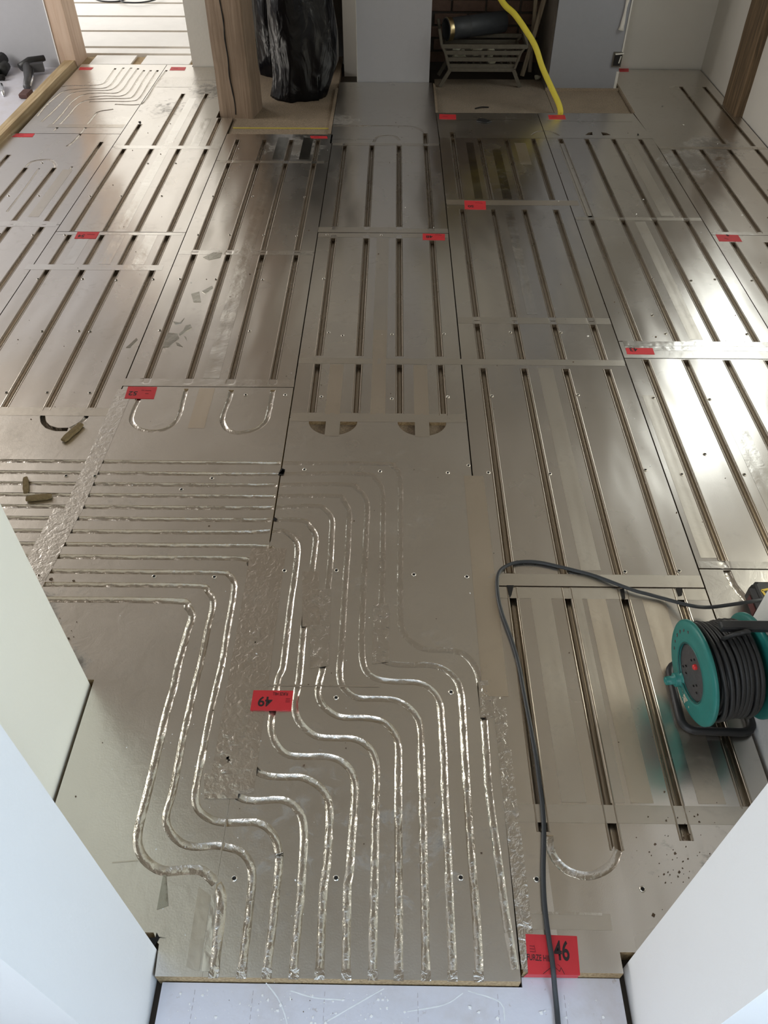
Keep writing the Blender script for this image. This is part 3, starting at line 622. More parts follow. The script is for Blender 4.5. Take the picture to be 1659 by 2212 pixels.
# its lower end folded down over the board edge
fq = [(0.2667, 0.407), (0.3637, 0.4067)]
MB().add([(fq[0][0], .4095, .0008), (fq[1][0], .4095, .0008), (fq[1][0], .4085, -.026), (fq[0][0]-.006, .4085, -.026)], [[3, 2, 1, 0]]).build('sticker_fold', M['red'], floor)
sticker([(-0.327, 1.007), (-0.2305, 1.007), (-0.2311, 0.9541), (-0.3279, 0.954)], [('t', '49', .33, .55, .036, UP, 'ink', .95), ('t', 'FURZE HILL', .69, .17, .0115, UP, 'ink', .62), ('b', .84, .42, .95, .42, .0016, 'faint'), ('b', .84, .50, .95, .50, .0016, 'faint'), ('b', .84, .58, .95, .58, .0016, 'faint')], 'red sticker printed 49, upside down', .0040)
sticker([(-0.9281, 2.225), (-0.8256, 2.224), (-0.8229, 2.156), (-0.9244, 2.157)], [('t', '52', .24, .56, .033, UP, 'ink', .95), ('b', .50, .30, .60, .32, .004, 'faint'), ('b', .63, .32, .84, .34, .004, 'faint'), ('b', .66, .58, .78, .58, .004, 'faint')], 'red sticker printed 52, upside down')
sticker([(0.8737, 2.49), (0.9747, 2.49), (0.9734, 2.45), (0.8725, 2.451)], [('t', '43', .27, .25, .034, UP, 'ink', .9)], 'red sticker printed 43, upside down and cut by tape')
sticker([(0.3465, 3.755), (0.45, 3.749), (0.445, 3.657), (0.3431, 3.66)], [('t', '50', .29, .66, .034, UP, 'ink', .85), ('b', .5, .25, .85, .28, .004, 'faint')], 'red sticker printed 50, upside down')
sticker([(0.1352, 3.403), (0.2366, 3.4), (0.2342, 3.341), (0.1339, 3.344)], [('t', '48', .30, .50, .034, UP, 'ink', .9), ('b', .56, .18, .86, .22, .005, 'faint')], 'red sticker printed 48, upside down')
sticker([(-1.446, 3.399), (-1.345, 3.398), (-1.345, 3.333), (-1.442, 3.333)], [('t', '54', .27, .62, .036, UP, 'ink', .85), ('b', .5, .4, .85, .42, .005, 'faint')], 'red sticker printed 54, upside down')
sticker([(1.473, 3.413), (1.573, 3.41), (1.573, 3.347), (1.471, 3.35)], [('b', .47, .02, .55, .22, .01, 'dark'), ('b', .3, .55, .45, .75, .006, 'faint')])
for q in ([(0.2685, 4.939), (0.3673, 4.932), (0.3633, 4.856), (0.2656, 4.862)], [(0.9141, 4.933), (1.013, 4.934), (1.009, 4.869), (0.9108, 4.868)], [(-2.141, 4.594), (-2.036, 4.595), (-2.033, 4.546), (-2.148, 4.545)], [(-2.122, 5.793), (-2.03, 5.79), (-2.032, 5.74), (-2.116, 5.739)], [(-1.508, 5.808), (-1.407, 5.804), (-1.404, 5.74), (-1.506, 5.739)], [(-0.4728, 4.583), (-0.3786, 4.581), (-0.3715, 4.55), (-0.4649, 4.549)], [(1.51, 5.824), (1.576, 5.825), (1.562, 5.756), (1.5, 5.755)]):
    sticker(q, [('b', .2, .5, .5, .5, .006, 'faint')])

# ------------------------------------------------------------------ screws through the panels
sm = MB().lathe([(.0062, .0008), (.0052, .0016), (.0045, .0008), (.0040, .0012)], 12, 0).lathe([(.0040, .0012), (.0015, .0004), (.0001, .0003)], 12, 1)
smesh = mesh('screw', sm.v, sm.f, sm.mi); smesh.materials.append(M['tape_dull']); smesh.materials.append(M['dark'])
screws = ([(-1.897, 3.778), (-1.748, 3.78), (-1.494, 3.781), (-1.341, 3.782), (-1.142, 3.786), (-1.792, 3.374), (-1.641, 3.365), (-1.495, 3.367), (-1.489, 2.97), (-1.301, 2.973), (-1.157, 2.965), (-1.004, 2.974), (-0.8937, 2.978), (-1.3, 4.184), (-1.153, 4.189), (-1.862, 4.186)] + [(-0.6932, 3.786), (-0.437, 3.783), (-0.8881, 3.786), (-0.8885, 3.377), (-0.7443, 3.379), (-0.5889, 3.378), (-0.4386, 3.37), (-0.7425, 2.977), (-0.8932, 2.978), (-0.5454, 2.976), (-0.2892, 2.987)] + [(-0.3013, 3.384), (-0.0538, 3.383)]
  + [(-1.345, 2.185), (-1.202, 2.187), (-1.053, 2.187), (-1.344, 2.573), (-1.203, 2.577), (-1.159, 2.573), (-0.8933, 2.586)] + [(-0.5076, 2.183), (-0.3703, 2.183), (-0.5478, 2.586), (-0.5546, 1.757)] + [(-0.2432, 2.578), (-0.189, 2.558), (-0.0005, 2.57), (0.1984, 2.575), (-0.2435, 2.176), (0.0008, 2.167), (0.1954, 2.179), (-0.2708, 1.801), (-0.0337, 1.796), (0.1781, 1.792), (0.3044, 1.794), (-0.3702, 2.184)]
  + [(0.1958, 2.181), (0.3488, 2.188), (0.6494, 2.198), (0.2446, 1.827), (0.3047, 1.795), (0.4963, 1.792), (0.4537, 2.59), (0.6471, 2.592)] + [(0.9087, 2.185), (1.101, 2.179), (1.048, 2.59), (1.027, 2.721), (1.358, 2.59), (0.798, 1.814), (0.9071, 1.795), (1.102, 1.797), (1.005, 1.891)] + [(1.678, 4.788), (1.093, 3.01), (1.251, 2.995), (1.354, 3.006), (1.506, 2.998), (1.387, 3.333)]
  + [(-0.2712, 1.801), (-0.0336, 1.796), (-0.2915, 1.387), (-0.1478, 1.39), (0.0661, 1.378)] + [(-0.1264, 0.9908), (0.1501, 1.01)] + [(0.2114, 1.372), (0.1512, 1.009)] + [(-0.3101, 0.572)] + [(-0.1034, 0.5756), (0.1498, 0.5795)] + [(0.3036, 0.5783), (0.5144, 0.562)] + [(0.6486, 1.396), (0.7993, 1.401)] + [(-0.5537, 1.757), (-0.6391, 1.706), (-0.9194, 1.762), (-1.009, 1.762), (-0.6468, 1.362), (-0.481, 1.362)] + [(1.629, 5.095), (1.677, 4.784)])
for p in screws:
    o = bpy.data.objects.new('screw', smesh); COL.objects.link(o); o.location = (p[0], p[1], .0006); o.parent = floor
    o.rotation_euler = (0, 0, random.random()*6)

# torn holes as flat dark patches, the gap's shade put into their colour
def flat_blob(name, pts, z, mat, parent=None, th=.0008):
    n = len(pts); v = [(p[0], p[1], z) for p in pts]+[(p[0], p[1], z-th) for p in pts]
    ar = sum(pts[k][0]*pts[(k+1) % n][1]-pts[(k+1) % n][0]*pts[k][1] for k in range(n))
    top = list(range(n)) if ar > 0 else list(range(n-1, -1, -1))
    return link(name, mesh(name, v, [top]+[[(k+1) % n, k, k+n, (k+1) % n+n] if ar > 0 else [k, (k+1) % n, (k+1) % n+n, k+n] for k in range(n)]), mat, parent)
for q in ([(-0.344, 1.806), (-0.3311, 1.8), (-0.3345, 1.778), (-0.35, 1.78), (-0.3471, 1.793)], [(-0.3422, 1.593), (-0.3309, 1.583), (-0.3403, 1.576), (-0.345, 1.581)], [(-0.4616, 0.4598), (-0.4457, 0.461), (-0.4455, 0.4699), (-0.4394, 0.4621), (-0.425, 0.4603), (-0.4381, 0.4611), (-0.4444, 0.4454)], [(-0.3517, 1.774), (-0.3385, 1.801), (-0.3316, 1.792), (-0.3358, 1.774)], [(-1.493, 4.788), (-1.48, 4.796), (-1.472, 4.772), (-1.477, 4.757)],
          [(0.3172, 1.343), (0.3369, 1.343), (0.3276, 1.311), (0.322, 1.3)], [(0.6225, 1.333), (0.6344, 1.337), (0.6302, 1.301), (0.6223, 1.3)], [(0.7741, 1.339), (0.7933, 1.34), (0.7854, 1.315), (0.7754, 1.312)], [(0.3232, 0.675), (0.3375, 0.6824), (0.3345, 0.6734)], [(1.373, 4.617), (1.385, 4.652), (1.385, 4.62)]):
    flat_blob('torn_hole_patch', q, .0022, M['dark'], floor)
# smears of grey adhesive on the bright plate
for q in ([(-0.8593, 2.499), (-0.861, 2.571), (-0.8212, 2.564), (-0.8082, 2.532), (-0.8262, 2.5), (-0.836, 2.472), (-0.8594, 2.468)], [(-0.8167, 2.564), (-0.8035, 2.588), (-0.8008, 2.622), (-0.7842, 2.63), (-0.7727, 2.605), (-0.7929, 2.58), (-0.8091, 2.548)], [(-0.7934, 2.548), (-0.783, 2.54), (-0.7746, 2.512)], [(-0.816, 2.504), (-0.8041, 2.5), (-0.7838, 2.475), (-0.8077, 2.485)], [(-0.8567, 2.65), (-0.8276, 2.642), (-0.8159, 2.676), (-0.8222, 2.638), (-0.8434, 2.629)],
          [(-0.8298, 3.165), (-0.7917, 3.213), (-0.7521, 3.209), (-0.7531, 3.166), (-0.8003, 3.142)], [(-0.824, 2.858), (-0.7938, 2.877), (-0.7719, 2.795), (-0.8026, 2.795)], [(-0.7841, 2.878), (-0.7487, 2.925), (-0.7407, 2.906), (-0.7665, 2.859)], [(-0.9952, 2.466), (-0.9715, 2.534), (-0.9633, 2.518), (-0.9799, 2.467)]):
    flat_blob('adhesive_smear', [p[:2] for p in q], .0010, M['plaster_dark'] if 'plaster_dark' in M else M['tape_dark'], floor)

# ------------------------------------------------------------------ hall board in the foreground
hb = MB().box(-.424, .444, -2.4, .3925, -.055, -.03).build('insulation_board', M['lav_board'], floor, label='grey printed insulation board in the doorway')
MB().box(.258, .444, .38, .4095, -.055, -.0301).build('board_edge', M['lav_board'], hb)
dl = MB()
for yy in (.295, ):
    x = -.40
    while x < .43: dl.box(x, x+.007, yy-.0004, yy+.0004, -.03, -.0296); x += .0125
for xx in (-.36, -.25, -.115, .06, .21, .335):
    y = .10
    while y < .385: dl.box(xx-.0004, xx+.0004, y, y+.008, -.03, -.0296); y += .013
dl.build('dashed_line', M['greyink'], hb)
put_text('BE', .021, Vector((-.182, .248, -.0295)), math.radians(-52), M['mauve'], hb, 'board_print', 1.0, .0)
# plaster crumbs on it
cr = MB(); rs = random.Random(4)
for k in range(340):
    u = rs.random(); x = -.40+u*.83; y = .20+.18*rs.random()**.8
    s = .0009+.0026*rs.random()**4 if k > 26 else .0022+.0018*rs.random()
    if k % 3: x = -.40+.45*rs.random()
    a = rs.random()*6
    pts = [(x+s*(.5+rs.random())*math.cos(a+t), y+s*(.5+rs.random())*math.sin(a+t)) for t in (0, 1.6, 3.1, 4.7)]
    top = [(px_, py_, -.03+s*.5) for px_, py_ in pts]
    cr.add([(p[0], p[1], -.0301) for p in pts]+top, [[4, 5, 6, 7], [0, 1, 5, 4], [1, 2, 6, 5], [2, 3, 7, 6], [3, 0, 4, 7]], 0 if rs.random() < .85 or s > .0016 else 1)
cr.build('plaster_crumbs', [M['white_bits'], M['brown_bits']], hb, kind='stuff')
for q in ([(-0.2236, 0.3908), (-0.1994, 0.3671), (-0.184, 0.3416), (-0.1762, 0.3223)], [(-0.1766, 0.3786), (-0.1311, 0.3679), (-0.0797, 0.3649)], [(-0.1113, 0.3281), (-0.0622, 0.354), (-0.0032, 0.3846)], [(0.1515, 0.3828), (0.2099, 0.3649), (0.2156, 0.3358)], [(0.0395, 0.348), (0.1076, 0.3599), (0.1427, 0.3789)]):
    P_ = catmull([Vector((p[0]*1.018, p[1]*1.018-.004, -.0297)) for p in q], .01)
    v_ = []
    for i, p in enumerate(P_):
        d_ = (P_[min(i+1, len(P_)-1)]-P_[max(i-1, 0)]).normalized(); n_ = Vector((-d_.y, d_.x, 0))*(.0011+.0006*noise.noise(p*90)); v_ += [p+n_, p-n_]
    link('scratch', mesh('scratch', v_, [[2*i, 2*i+1, 2*i+3, 2*i+2] for i in range(len(P_)-1)]), M['scratch'], hb)
# crumbs and grit over the room floor
cr = MB()
def grit(x, y, s, mi):
    a = rs.random()*6
    pts = [(x+s*(.5+rs.random())*math.cos(a+t), y+s*(.5+rs.random())*math.sin(a+t)) for t in (0, 1.6, 3.1, 4.7)]
    cr.add([(p[0], p[1], 0) for p in pts]+[(p[0], p[1], s*.6+.0005) for p in pts], [[4, 5, 6, 7], [0, 1, 5, 4], [1, 2, 6, 5], [2, 3, 7, 6], [3, 0, 4, 7]], mi)
for k in range(260): grit(-1.5+3.4*rs.random(), .5+4.3*rs.random(), .0010+.0022*rs.random()**3, 0 if rs.random() < .75 else 1)
for k in range(150): grit(rs.gauss(-.97, .07), rs.gauss(1.2, .06), .0012+.003*rs.random()**2, 0)
for k in range(60): grit(rs.gauss(-.42, .16), rs.gauss(.72, .2), .0006+.0010*rs.random()**3, 1)
for k in range(80): grit(rs.gauss(.62, .05), rs.gauss(.62, .07), .0008+.0018*rs.random()**2, 0)
cr.build('floor_grit', [M['brown_bits'], M['white_bits']], floor, kind='stuff', label='small crumbs and grit scattered over the foil floor')

# ------------------------------------------------------------------ brown boards in front of the alcoves
def part_box(name, b, mat, parent, **p): return MB().box(*b).build(name, M[mat], parent, **p)
part_box('hearth_board', (.262, .96, 4.975, 5.62, -.05, -.010), 'hearth', floor, label='dusty brown hearth in front of the grate')
part_box('floor_board', (.964, 1.425, 4.975, 5.42, -.05, -.012), 'chip_dark', floor)
part_box('floor_board', (-.944, -.362, 4.88, 6.1, -.05, -.010), 'chip_dark', floor)
part_box('floor_board', (-.944, -.362, 4.615, 4.876, -.05, -.008), 'chip_dark', floor)
part_box('yellow_strip', (-.93, -.365, 4.712, 4.724, -.0085, -.004), 'yellowline', floor)
part_box('floor_board', (-1.365, -1.05, 4.865, 5.9, -.05, -.012), 'chip', floor) if False else None
part_box('edge_strip', (.248, .262, 4.97, 5.5, -.05, .001), 'chip_dark', floor)
part_box('edge_strip', (-.376, -.358, 4.62, 5.4, -.05, .001), 'chip_dark', floor)
MB().add([(1.427, 4.98, -.05), (1.447, 4.98, -.05), (1.447, 5.8, -.05), (1.427, 5.8, -.05), (1.427, 4.98, .003), (1.437, 4.98, .003), (1.437, 5.8, .003), (1.427, 5.8, .003)], [[4, 5, 6, 7], [0, 1, 5, 4], [1, 2, 6, 5], [3, 0, 4, 7]]).build('edge_strip', M['chip_dark'], floor)
part_box('edge_strip', (.96, 1.425, 5.40, 5.42, -.012, .004), 'chip_dark', floor)

# far room floor boards beyond the doorway
ys = [6.09, 6.255, 6.665, 7.08, 7.49, 7.9, 8.31, 8.72, 9.13, 9.54, 9.95]
part_box('floor_board', (-4.2, -.6, 6.07, 10.0, -.08, -.025), 'pine', floor)
for a, b in zip(ys, ys[1:]):
    part_box('foil_board', (-3.9, -.7, a+.024, b-.024, -.05, .0), 'far_board', floor)
part_box('threshold_board', (-2.15, -1.37, 5.862, 6.07, -.05, -.012), 'chip', floor)
part_box('foil_board', (-2.08, -1.80, 5.87, 6.065, -.012, .0), 'far_board', floor)
part_box('foil_board', (-1.73, -1.40, 5.87, 6.065, -.012, .0), 'far_board', floor)

# ------------------------------------------------------------------ walls and ceiling
def wall(name, boxes, mat, **p):
    b = MB()
    for q in boxes: b.box(*q)
    return b.build(name, M[mat] if isinstance(mat, str) else mat, kind='structure', **p)
H = 2.28
wall('wall_hall_left', [(-1.3, -.44, .253, .441, -.12, H)], 'white')
wall('wall_hall_right', [(.459, 1.3, .252, .431, -.12, H)], 'white')
wall('wall_front_left', [(-4.2, -.732, .443, 1.025, -.12, H)], 'white_warm_lit')
wall('wall_front_right', [(.853, 2.3, .443, 1.115, -.12, H)], 'white')
wall('wall_hall_side_left', [(-1.3, -1.1, -2.6, -2.2, -.12, H), (-1.3, -1.1, -1.3, .25, -.12, H), (-1.3, -1.1, -2.2, -1.3, -.12, .85), (-1.3, -1.1, -2.2, -1.3, 2.05, H)], 'white')
wall('wall_hall_side_right', [(1.1, 1.3, -2.6, -1.15, -.12, H), (1.1, 1.3, -.15, .25, -.12, H), (1.1, 1.3, -1.15, -.15, -.12, .85), (1.1, 1.3, -1.15, -.15, 2.05, H)], 'white')
wall('wall_hall_back', [(-1.3, 1.3, -2.75, -2.6, -.12, H)], 'white')
wall('ceiling', [(-4.2, 2.3, .441, 6.3, H, H+.1)], 'ceiling')
wall('ceiling_hall', [(-1.3, 1.3, -2.75, .441, H, H+.1)], 'white')
wall('ceiling_far', [(-4.2, -.6, 6.3, 10.2, 2.4, 2.5)], 'far_white')
wall('wall_left', [(-4.3, -4.15, 1.0, 3.35, -.12, 2.5), (-4.3, -4.15, 5.25, 6.95, -.12, 2.5), (-4.3, -4.15, 3.35, 5.25, -.12, .80), (-4.3, -4.15, 3.35, 5.25, 2.1, 2.5), (-4.3, -4.15, 9.45, 10.2, -.12, 2.5), (-4.3, -4.15, 6.95, 9.45, -.12, .60), (-4.3, -4.15, 6.95, 9.45, 2.30, 2.5)], 'white')
wall('wall_back_left', [(-4.2, -2.262, 5.83, 6.05, -.12, H)], 'board_grey')
wall('wall_back_over_door', [(-2.262, -1.365, 5.83, 6.05, 2.0, H)], 'board_grey')
wall('wall_back_pier', [(-1.365, -.95, 5.822, 6.3, -.12, H)], 'plaster')
wall('wall_back_right', [(1.40, 2.3, 5.82, 6.0, -.12, H)], 'plaster')
wall('wall_right', [(2.06, 2.25, 1.0, 1.35, -.12, H), (2.06, 2.25, 2.45, 3.5, -.12, H), (2.06, 2.25, 1.35, 2.45, -.12, .65), (2.06, 2.25, 1.35, 2.45, 1.55, H), (2.06, 2.25, 4.9, 6.0, -.12, H), (2.06, 2.25, 3.5, 4.9, -.12, .79), (2.06, 2.25, 3.5, 4.9, 2.01, H)], 'plaster')
wall('wall_alcove', [(-.95, -.23, 6.15, 6.3, -.12, H), (.2, 1.0, 5.98, 6.15, -.12, H)], 'soot')
wall('wall_chimney_breast', [(-.95, 1.0, 5.56, 5.75, 1.25, H)], 'plaster')
wall('wall_far', [(-4.2, -.6, 9.98, 10.15, -.1, 2.5), (-.75, -.6, 6.3, 10.0, -.1, 2.5)], 'far_white')
col = MB().box(-.2385, .2235, 5.52, 5.532, -.05, H).build('wall_column', M['board_grey'], kind='structure')
part_box('column_side', (-.2255, .2105, 5.532, 6.15, -.05, H), 'plaster', col)
part_box('paper_edge', (-.2425, -.2385, 5.519, 5.535, .0, H), 'plaster', col)
gb = MB().box(.972, 1.402, 5.41, 5.422, -.01, H).build('wall_boxing', M['board_shaded'], kind='structure')
part_box('boxing_side', (.985, 1.395, 5.422, 5.82, -.01, H), 'plaster', gb)
part_box('corner_bead', (1.400, 1.408, 5.405, 5.425, .19, H), 'plaster', gb)
part_box('corner_bead', (1.392, 1.408, 5.408, 5.425, .0, .10), 'plaster', gb)
# foam drip and open back box at the corner of the boxing
dr = []
for k in range(13):
    t = k/12; dr.append((1.386-.022*t-.004*math.sin(5*t), 5.402, .56-.23*t))
MB().tube(dr, [.010+.003*math.sin(9*k/12) for k in range(12)]+[.019], 10).build('plaster_drip', M['plaster'], gb, True)
bb = MB().box(1.352, 1.408, 5.400, 5.412, .128, .210).build('back_box', M['iron'], gb, label='rusty metal back box with a torn edge')
MB().box(1.358, 1.402, 5.398, 5.401, .136, .200).build('box_recess', M['dark'], bb)
MB().bar((1.362, 5.398, .20), (1.412, 5.396, .205), .004, .008).bar((1.392, 5.398, .15), (1.398, 5.396, .19), .006, .004).build('box_lug', M['plaster'], bb)

# window in the right-hand wall (frame around the daylight) and the hall window
def window(name, c, ax, w, h, mat):
    o = empty(name, c, kind='structure')
    def bx(a0, a1, z0, z1, nm):
        if ax == 'y': b = (-.03, .03, a0, a1, z0, z1)
        else: b = (a0, a1, -.03, .03, z0, z1)
        return MB().box(*b).build(nm, M[mat], o)
    for s in (-1, 1): bx(s*w/2-.03, s*w/2+.03, -h/2, h/2, 'window_frame'); bx(-w/2, w/2, s*h/2-.03, s*h/2+.03, 'window_frame')
    bx(-.02, .02, -h/2, h/2, 'mullion')
    return o
window('window_1', (2.15, 4.2, 1.40), 'y', 1.40, 1.22, 'white')
window('window_2', (1.2, -.65, 1.45), 'y', 1.0, 1.20, 'white')
window('added_window_hall_left', (-1.2, -1.75, 1.45), 'y', .9, 1.20, 'white')  # made-up window around the added hall fill lamp
window('added_window_right_near', (2.15, 1.9, 1.10), 'y', 1.1, .90, 'white')  # made-up window around the added near right fill lamp
window('added_window_left', (-4.22, 4.3, 1.45), 'y', 1.9, 1.30, 'white')  # made-up window around the added left fill lamp
window('window_3', (-4.2, 8.2, 1.45), 'y', 2.5, 1.7, 'white')

# bricks at the back of the fireplace
br = bpy.data.objects['wall_alcove']
rb = random.Random(3)
for row in range(17):
    z = .0+row*.075; off = (.045 if row % 2 else -.065)
    for k in range(5):
        x0 = .215+off+k*.226; x1 = x0+.214
        x0 = max(x0, .216); x1 = min(x1, .98)
        if x1-x0 < .03: continue
        d = rb.random()*.006
        b = MB().box(x0, x1, 5.945-d, 5.99, z, z+.062, 0, .004).build('brick', M['brick'], br)
MB().box(.21, .985, 5.955, 5.985, -.05, 1.3).build('mortar', M['mortar'], br)
MB().box(.962, .984, 5.425, 6.1, -.05, 1.3).build('alcove_side', M['soot'], br)
MB().box(-.34, -.24, 5.80, 6.15, -.05, 1.3).build('alcove_pier', M['plaster'], br)

# timber: post by the doorway, post in the right-hand wall, door lining, batten
def timber(name, quad_b, quad_t, z0, z1, mat, n=26, amp=.004, **p):
    v = []; f = []
    B_, T_ = [Vector((*q, z0)) for q in quad_b], [Vector((*q, z1)) for q in quad_t]
    m = 8; per = []
    for i in range(4):
        for k in range(m): per.append((i, k/m))
    for j in range(n+1):
        t = j/n
        c = sum((b.lerp(tt, t) for b, tt in zip(B_, T_)), Vector())/4
        for i, u in per:
            p_ = B_[i].lerp(B_[(i+1) % 4], u).lerp(T_[i].lerp(T_[(i+1) % 4], u), t)
            if u == 0: p_ = p_.lerp(c, .03)
            dd = noise.noise(p_*6)*amp
            dirv = (p_-c); dirv.z = 0; p_ = p_+dirv.normalized()*dd; v.append(p_)
    P_ = 4*m
    for j in range(n):
        for i in range(P_): f.append([j*P_+i, j*P_+(i+1) % P_, (j+1)*P_+(i+1) % P_, (j+1)*P_+i])
    f.append(list(range(P_-1, -1, -1))); f.append([n*P_+i for i in range(P_)])
    return link(name, mesh(name, v, f), M[mat], None, False, **p)
tp = timber('timber_post', [(-1.036, 4.91), (-.833, 4.865), (-.800, 5.075), (-1.02, 5.11)], [(-1.036, 4.91), (-.833, 4.865), (-.790, 5.075), (-1.02, 5.11)], -.03, H, 'oak', kind='structure')
cp = []
for k in range(40):
    z = .01+k*.03; cp.append((-.937+.010*noise.noise(Vector((z*7, 0, 0)))-.012*z, 4.8855+.001, z))
ck = MB(); w_ = []
for i, p in enumerate(cp): w_.append(.0035+.003*abs(noise.noise(Vector((p[2]*11, 4, 0)))))
ck.tube([Vector(p)+Vector((0, .001, 0)) for p in cp], w_, 6); ck.build('crack', M['dark'], tp)
tr_ = timber('timber_post', [(2.012, 4.925), (2.075, 4.92), (2.09, 5.16), (2.012, 5.16)], [(1.995, 4.915), (2.075, 4.92), (2.09, 5.18), (1.995, 5.175)], -.02, H, 'oak_dark', kind='structure')
MB().box(2.004, 2.012, 4.92, 4.985, -.02, 1.0).build('timber_edge', M['oak'], tr_) if False else None
wall('trim_1', [(-2.262, -2.15, 5.825, 6.06, -.02, 2.05)], 'pink_timber')
wall('trim_2', [(-2.268, -2.262, 5.82, 5.83, .0, 2.05)], 'white_bits')
bt = MB().add([(-2.228, 2.6, -.05), (-2.195, 2.6, -.05), (-2.145, 5.83, -.05), (-2.228, 5.83, -.05), (-2.228, 2.6, .034), (-2.195, 2.6, .034), (-2.160, 5.83, .034), (-2.228, 5.83, .034)],
    [[3, 2, 1, 0], [4, 5, 6, 7], [0, 1, 5, 4], [1, 2, 6, 5], [2, 3, 7, 6], [3, 0, 4, 7]]).build('timber_batten', M['pine'], label='long pale pine batten along the left edge of the foil floor', category='batten')
part_box('screed_floor', (-4.1, -2.23, 1.03, 5.83, -.05, -.012), 'screed' if 'screed' in M else 'lav_board', floor)

# ------------------------------------------------------------------ cable reel
def reel():
    t = empty('cable_reel', (.76, 1.0, 0), label='teal cable reel wound with black cable on a black tube stand', category='cable reel')
    inv = Matrix.Translation((-.76, -1.0, 0))
    ax = Vector((math.cos(.1065)*math.cos(.083), math.sin(.1065)*math.cos(.083), math.sin(.083))).normalized()
    zr = (Vector((0, 0, 1))-ax*ax.z).normalized(); yr = zr.cross(ax)          # local x = ax
    C0 = Vector((.6787, .969, .1606)); L = .128; Rf = .1184
    base = Matrix((yr, zr, ax)).transposed().to_4x4(); base.translation = C0   # local z along the axle, pointing to the wall
    M0 = inv @ base
    fl = [(.066, .006), (.066, -.004), (.070, -.008), (.078, -.006), (.100, -.004), (.114, -.004), (.1184, -.001), (.1184, .005), (.112, .007), (.066, .007)]
    MB().lathe(fl, 64, 0, M0).build('flange', M['teal'], t, True)
    M1 = inv @ (base @ Matrix.Translation((0, 0, L)))
    MB().lathe([(.02, -.004), (.112, -.004), (.1184, -.001), (.1184, .005), (.112, .007), (.02, .007)], 64, 0, M1).build('flange', M['teal'], t, True)
    MB().lathe([(.0005, -.003), (.050, -.0035), (.062, -.002), (.066, -.002), (.068, .004)], 48, 0, M0).build('socket_plate', M['sock'], t, True)
    rim = MB().tube([M0 @ Vector((.067*math.cos(a), .067*math.sin(a), -.006)) for a in np.linspace(0, 2*PI, 48, endpoint=False)], .0022, 6, closed=True).build('plate_rim', M['teal_dark'], t, True)
    sp = Matrix.Translation((0, 0, -.004))
    # sockets: low rounded outlines with slots
    so = []
    for ang in (80, 200, 320):
        cx, cy = .034*math.cos(math.radians(ang)), .034*math.sin(math.radians(ang))
        for dx, dy in ((0, .010), (-.009, -.006), (.009, -.006)):
            so.append(MB().bar(M0 @ Vector((cx+dx-.0025, cy+dy, -.0040)), M0 @ Vector((cx+dx+.0025, cy+dy, -.0040)), .004, .0012).build('socket_slot', M['dark'], t))
    MB().lathe([(.0001, -.011), (.005, -.0105), (.0065, -.008), (.0065, -.003)], 16, 0, M0 @ Matrix.Translation((-.007, .034, 0))).build('cutout_button', M['redplastic'], t, True, label='small red cut-out button')
    # crank knob standing off the flange, low and to the far side
    kn = inv @ base @ Matrix.Translation((.062, -.066, 0)) if False else M0 @ Matrix.Translation((.070, -.052, 0))
    MB().lathe([(.021, -.003), (.019, -.007), (.0165, -.008), (.0165, -.018), (.015, -.020), (.0105, -.020), (.0100, -.038), (.0085, -.040), (.006, -.040), (.0055, -.036), (.0001, -.036)], 24, 0, M0 @ Matrix.Translation((.030, -.074, 0))).build('crank_knob', M['teal'], t, True)
    # moulded letters, too worn to read, round the left of the flange
    lt = MB()
    for ang in (128, 143, 158, 172, 187, 200):
        a = math.radians(ang); c = Vector((-.094*math.cos(a), .094*math.sin(a), -.0052))
        for k in range(2):
            d = Vector((.003*math.cos(a*3+k), .004*math.sin(a*3+k*2), 0)); lt.bar(M0 @ (c-d), M0 @ (c+d), .0018, .0008)
    lt.build('worn_lettering', M['rednote'], t)
    sp_ = MB(); r2 = random.Random(9)
    for k in range(46):
        x, y = r2.gauss(-.012, .010), -.088+r2.gauss(0, .012)
        if .070 < math.hypot(x, y) < .112:
            s = .0015+.003*r2.random()**2; sp_.add([M0 @ Vector((x+s*math.cos(a+k), y+s*math.sin(a+k), -.0057)) for a in (0, 1.3, 2.5, 3.8, 5)], [[4, 3, 2, 1, 0]])
    sp_.build('paint_spatter', M['dustyteal'], t)
    # drum and windings
    MB().lathe([(.045, .0), (.045, L)], 32, 0, M0).build('drum', M['black'], t, True)
    wd = MB(); r3 = random.Random(2); pts = []
    turns = 15; per = 40
    for layer, (rad, n_t, d0, d1) in enumerate(((.086, 11, .014, L-.012), (.096, 10, L-.014, .016), (.104, 8, .020, L-.018))):
        for k in range(n_t*per):
            t_ = k/(n_t*per-1); a = 2*PI*k/per
            z = d0+(d1-d0)*t_ + .0035*math.sin(a*1.0+layer*2+k*.011)+.003*noise.noise(Vector((k*.02, layer*3, 0)))
            rr = rad+.0035*noise.noise(Vector((math.cos(a)*1.5, math.sin(a)*1.5, k*.012+layer*7)))+.002*math.sin(a*2+k*.03)
            pts.append(M0 @ Vector((rr*math.cos(a), rr*math.sin(a), z)))
    wd.tube(pts, .0055, 7).build('cable_windings', M['blackrub'], t, True)
    # loop of cable hitched over the carrying handle
    lp = [(.716, .985, .262), (.712, .975, .285), (.718, .968, .304), (.730, .966, .315), (.742, .972, .305), (.748, .985, .285), (.742, 1.0, .262), (.735, 1.01, .24)]
    for dx in (0, .011): 
        MB().tube([inv @ p for p in catmull([Vector((x+dx, y, z+dx*.5)) for x, y, z in lp], .006)], .0048, 8).build('cable_hitch', M['blackrub'], t, True)
    # tube stand: loop on the floor, rising sides, flat carrying handle
    fr = rounded([(.682, .910, .011), (.846, .905, .011), (.846, 1.085, .011), (.690, 1.092, .011)], .035, 6)
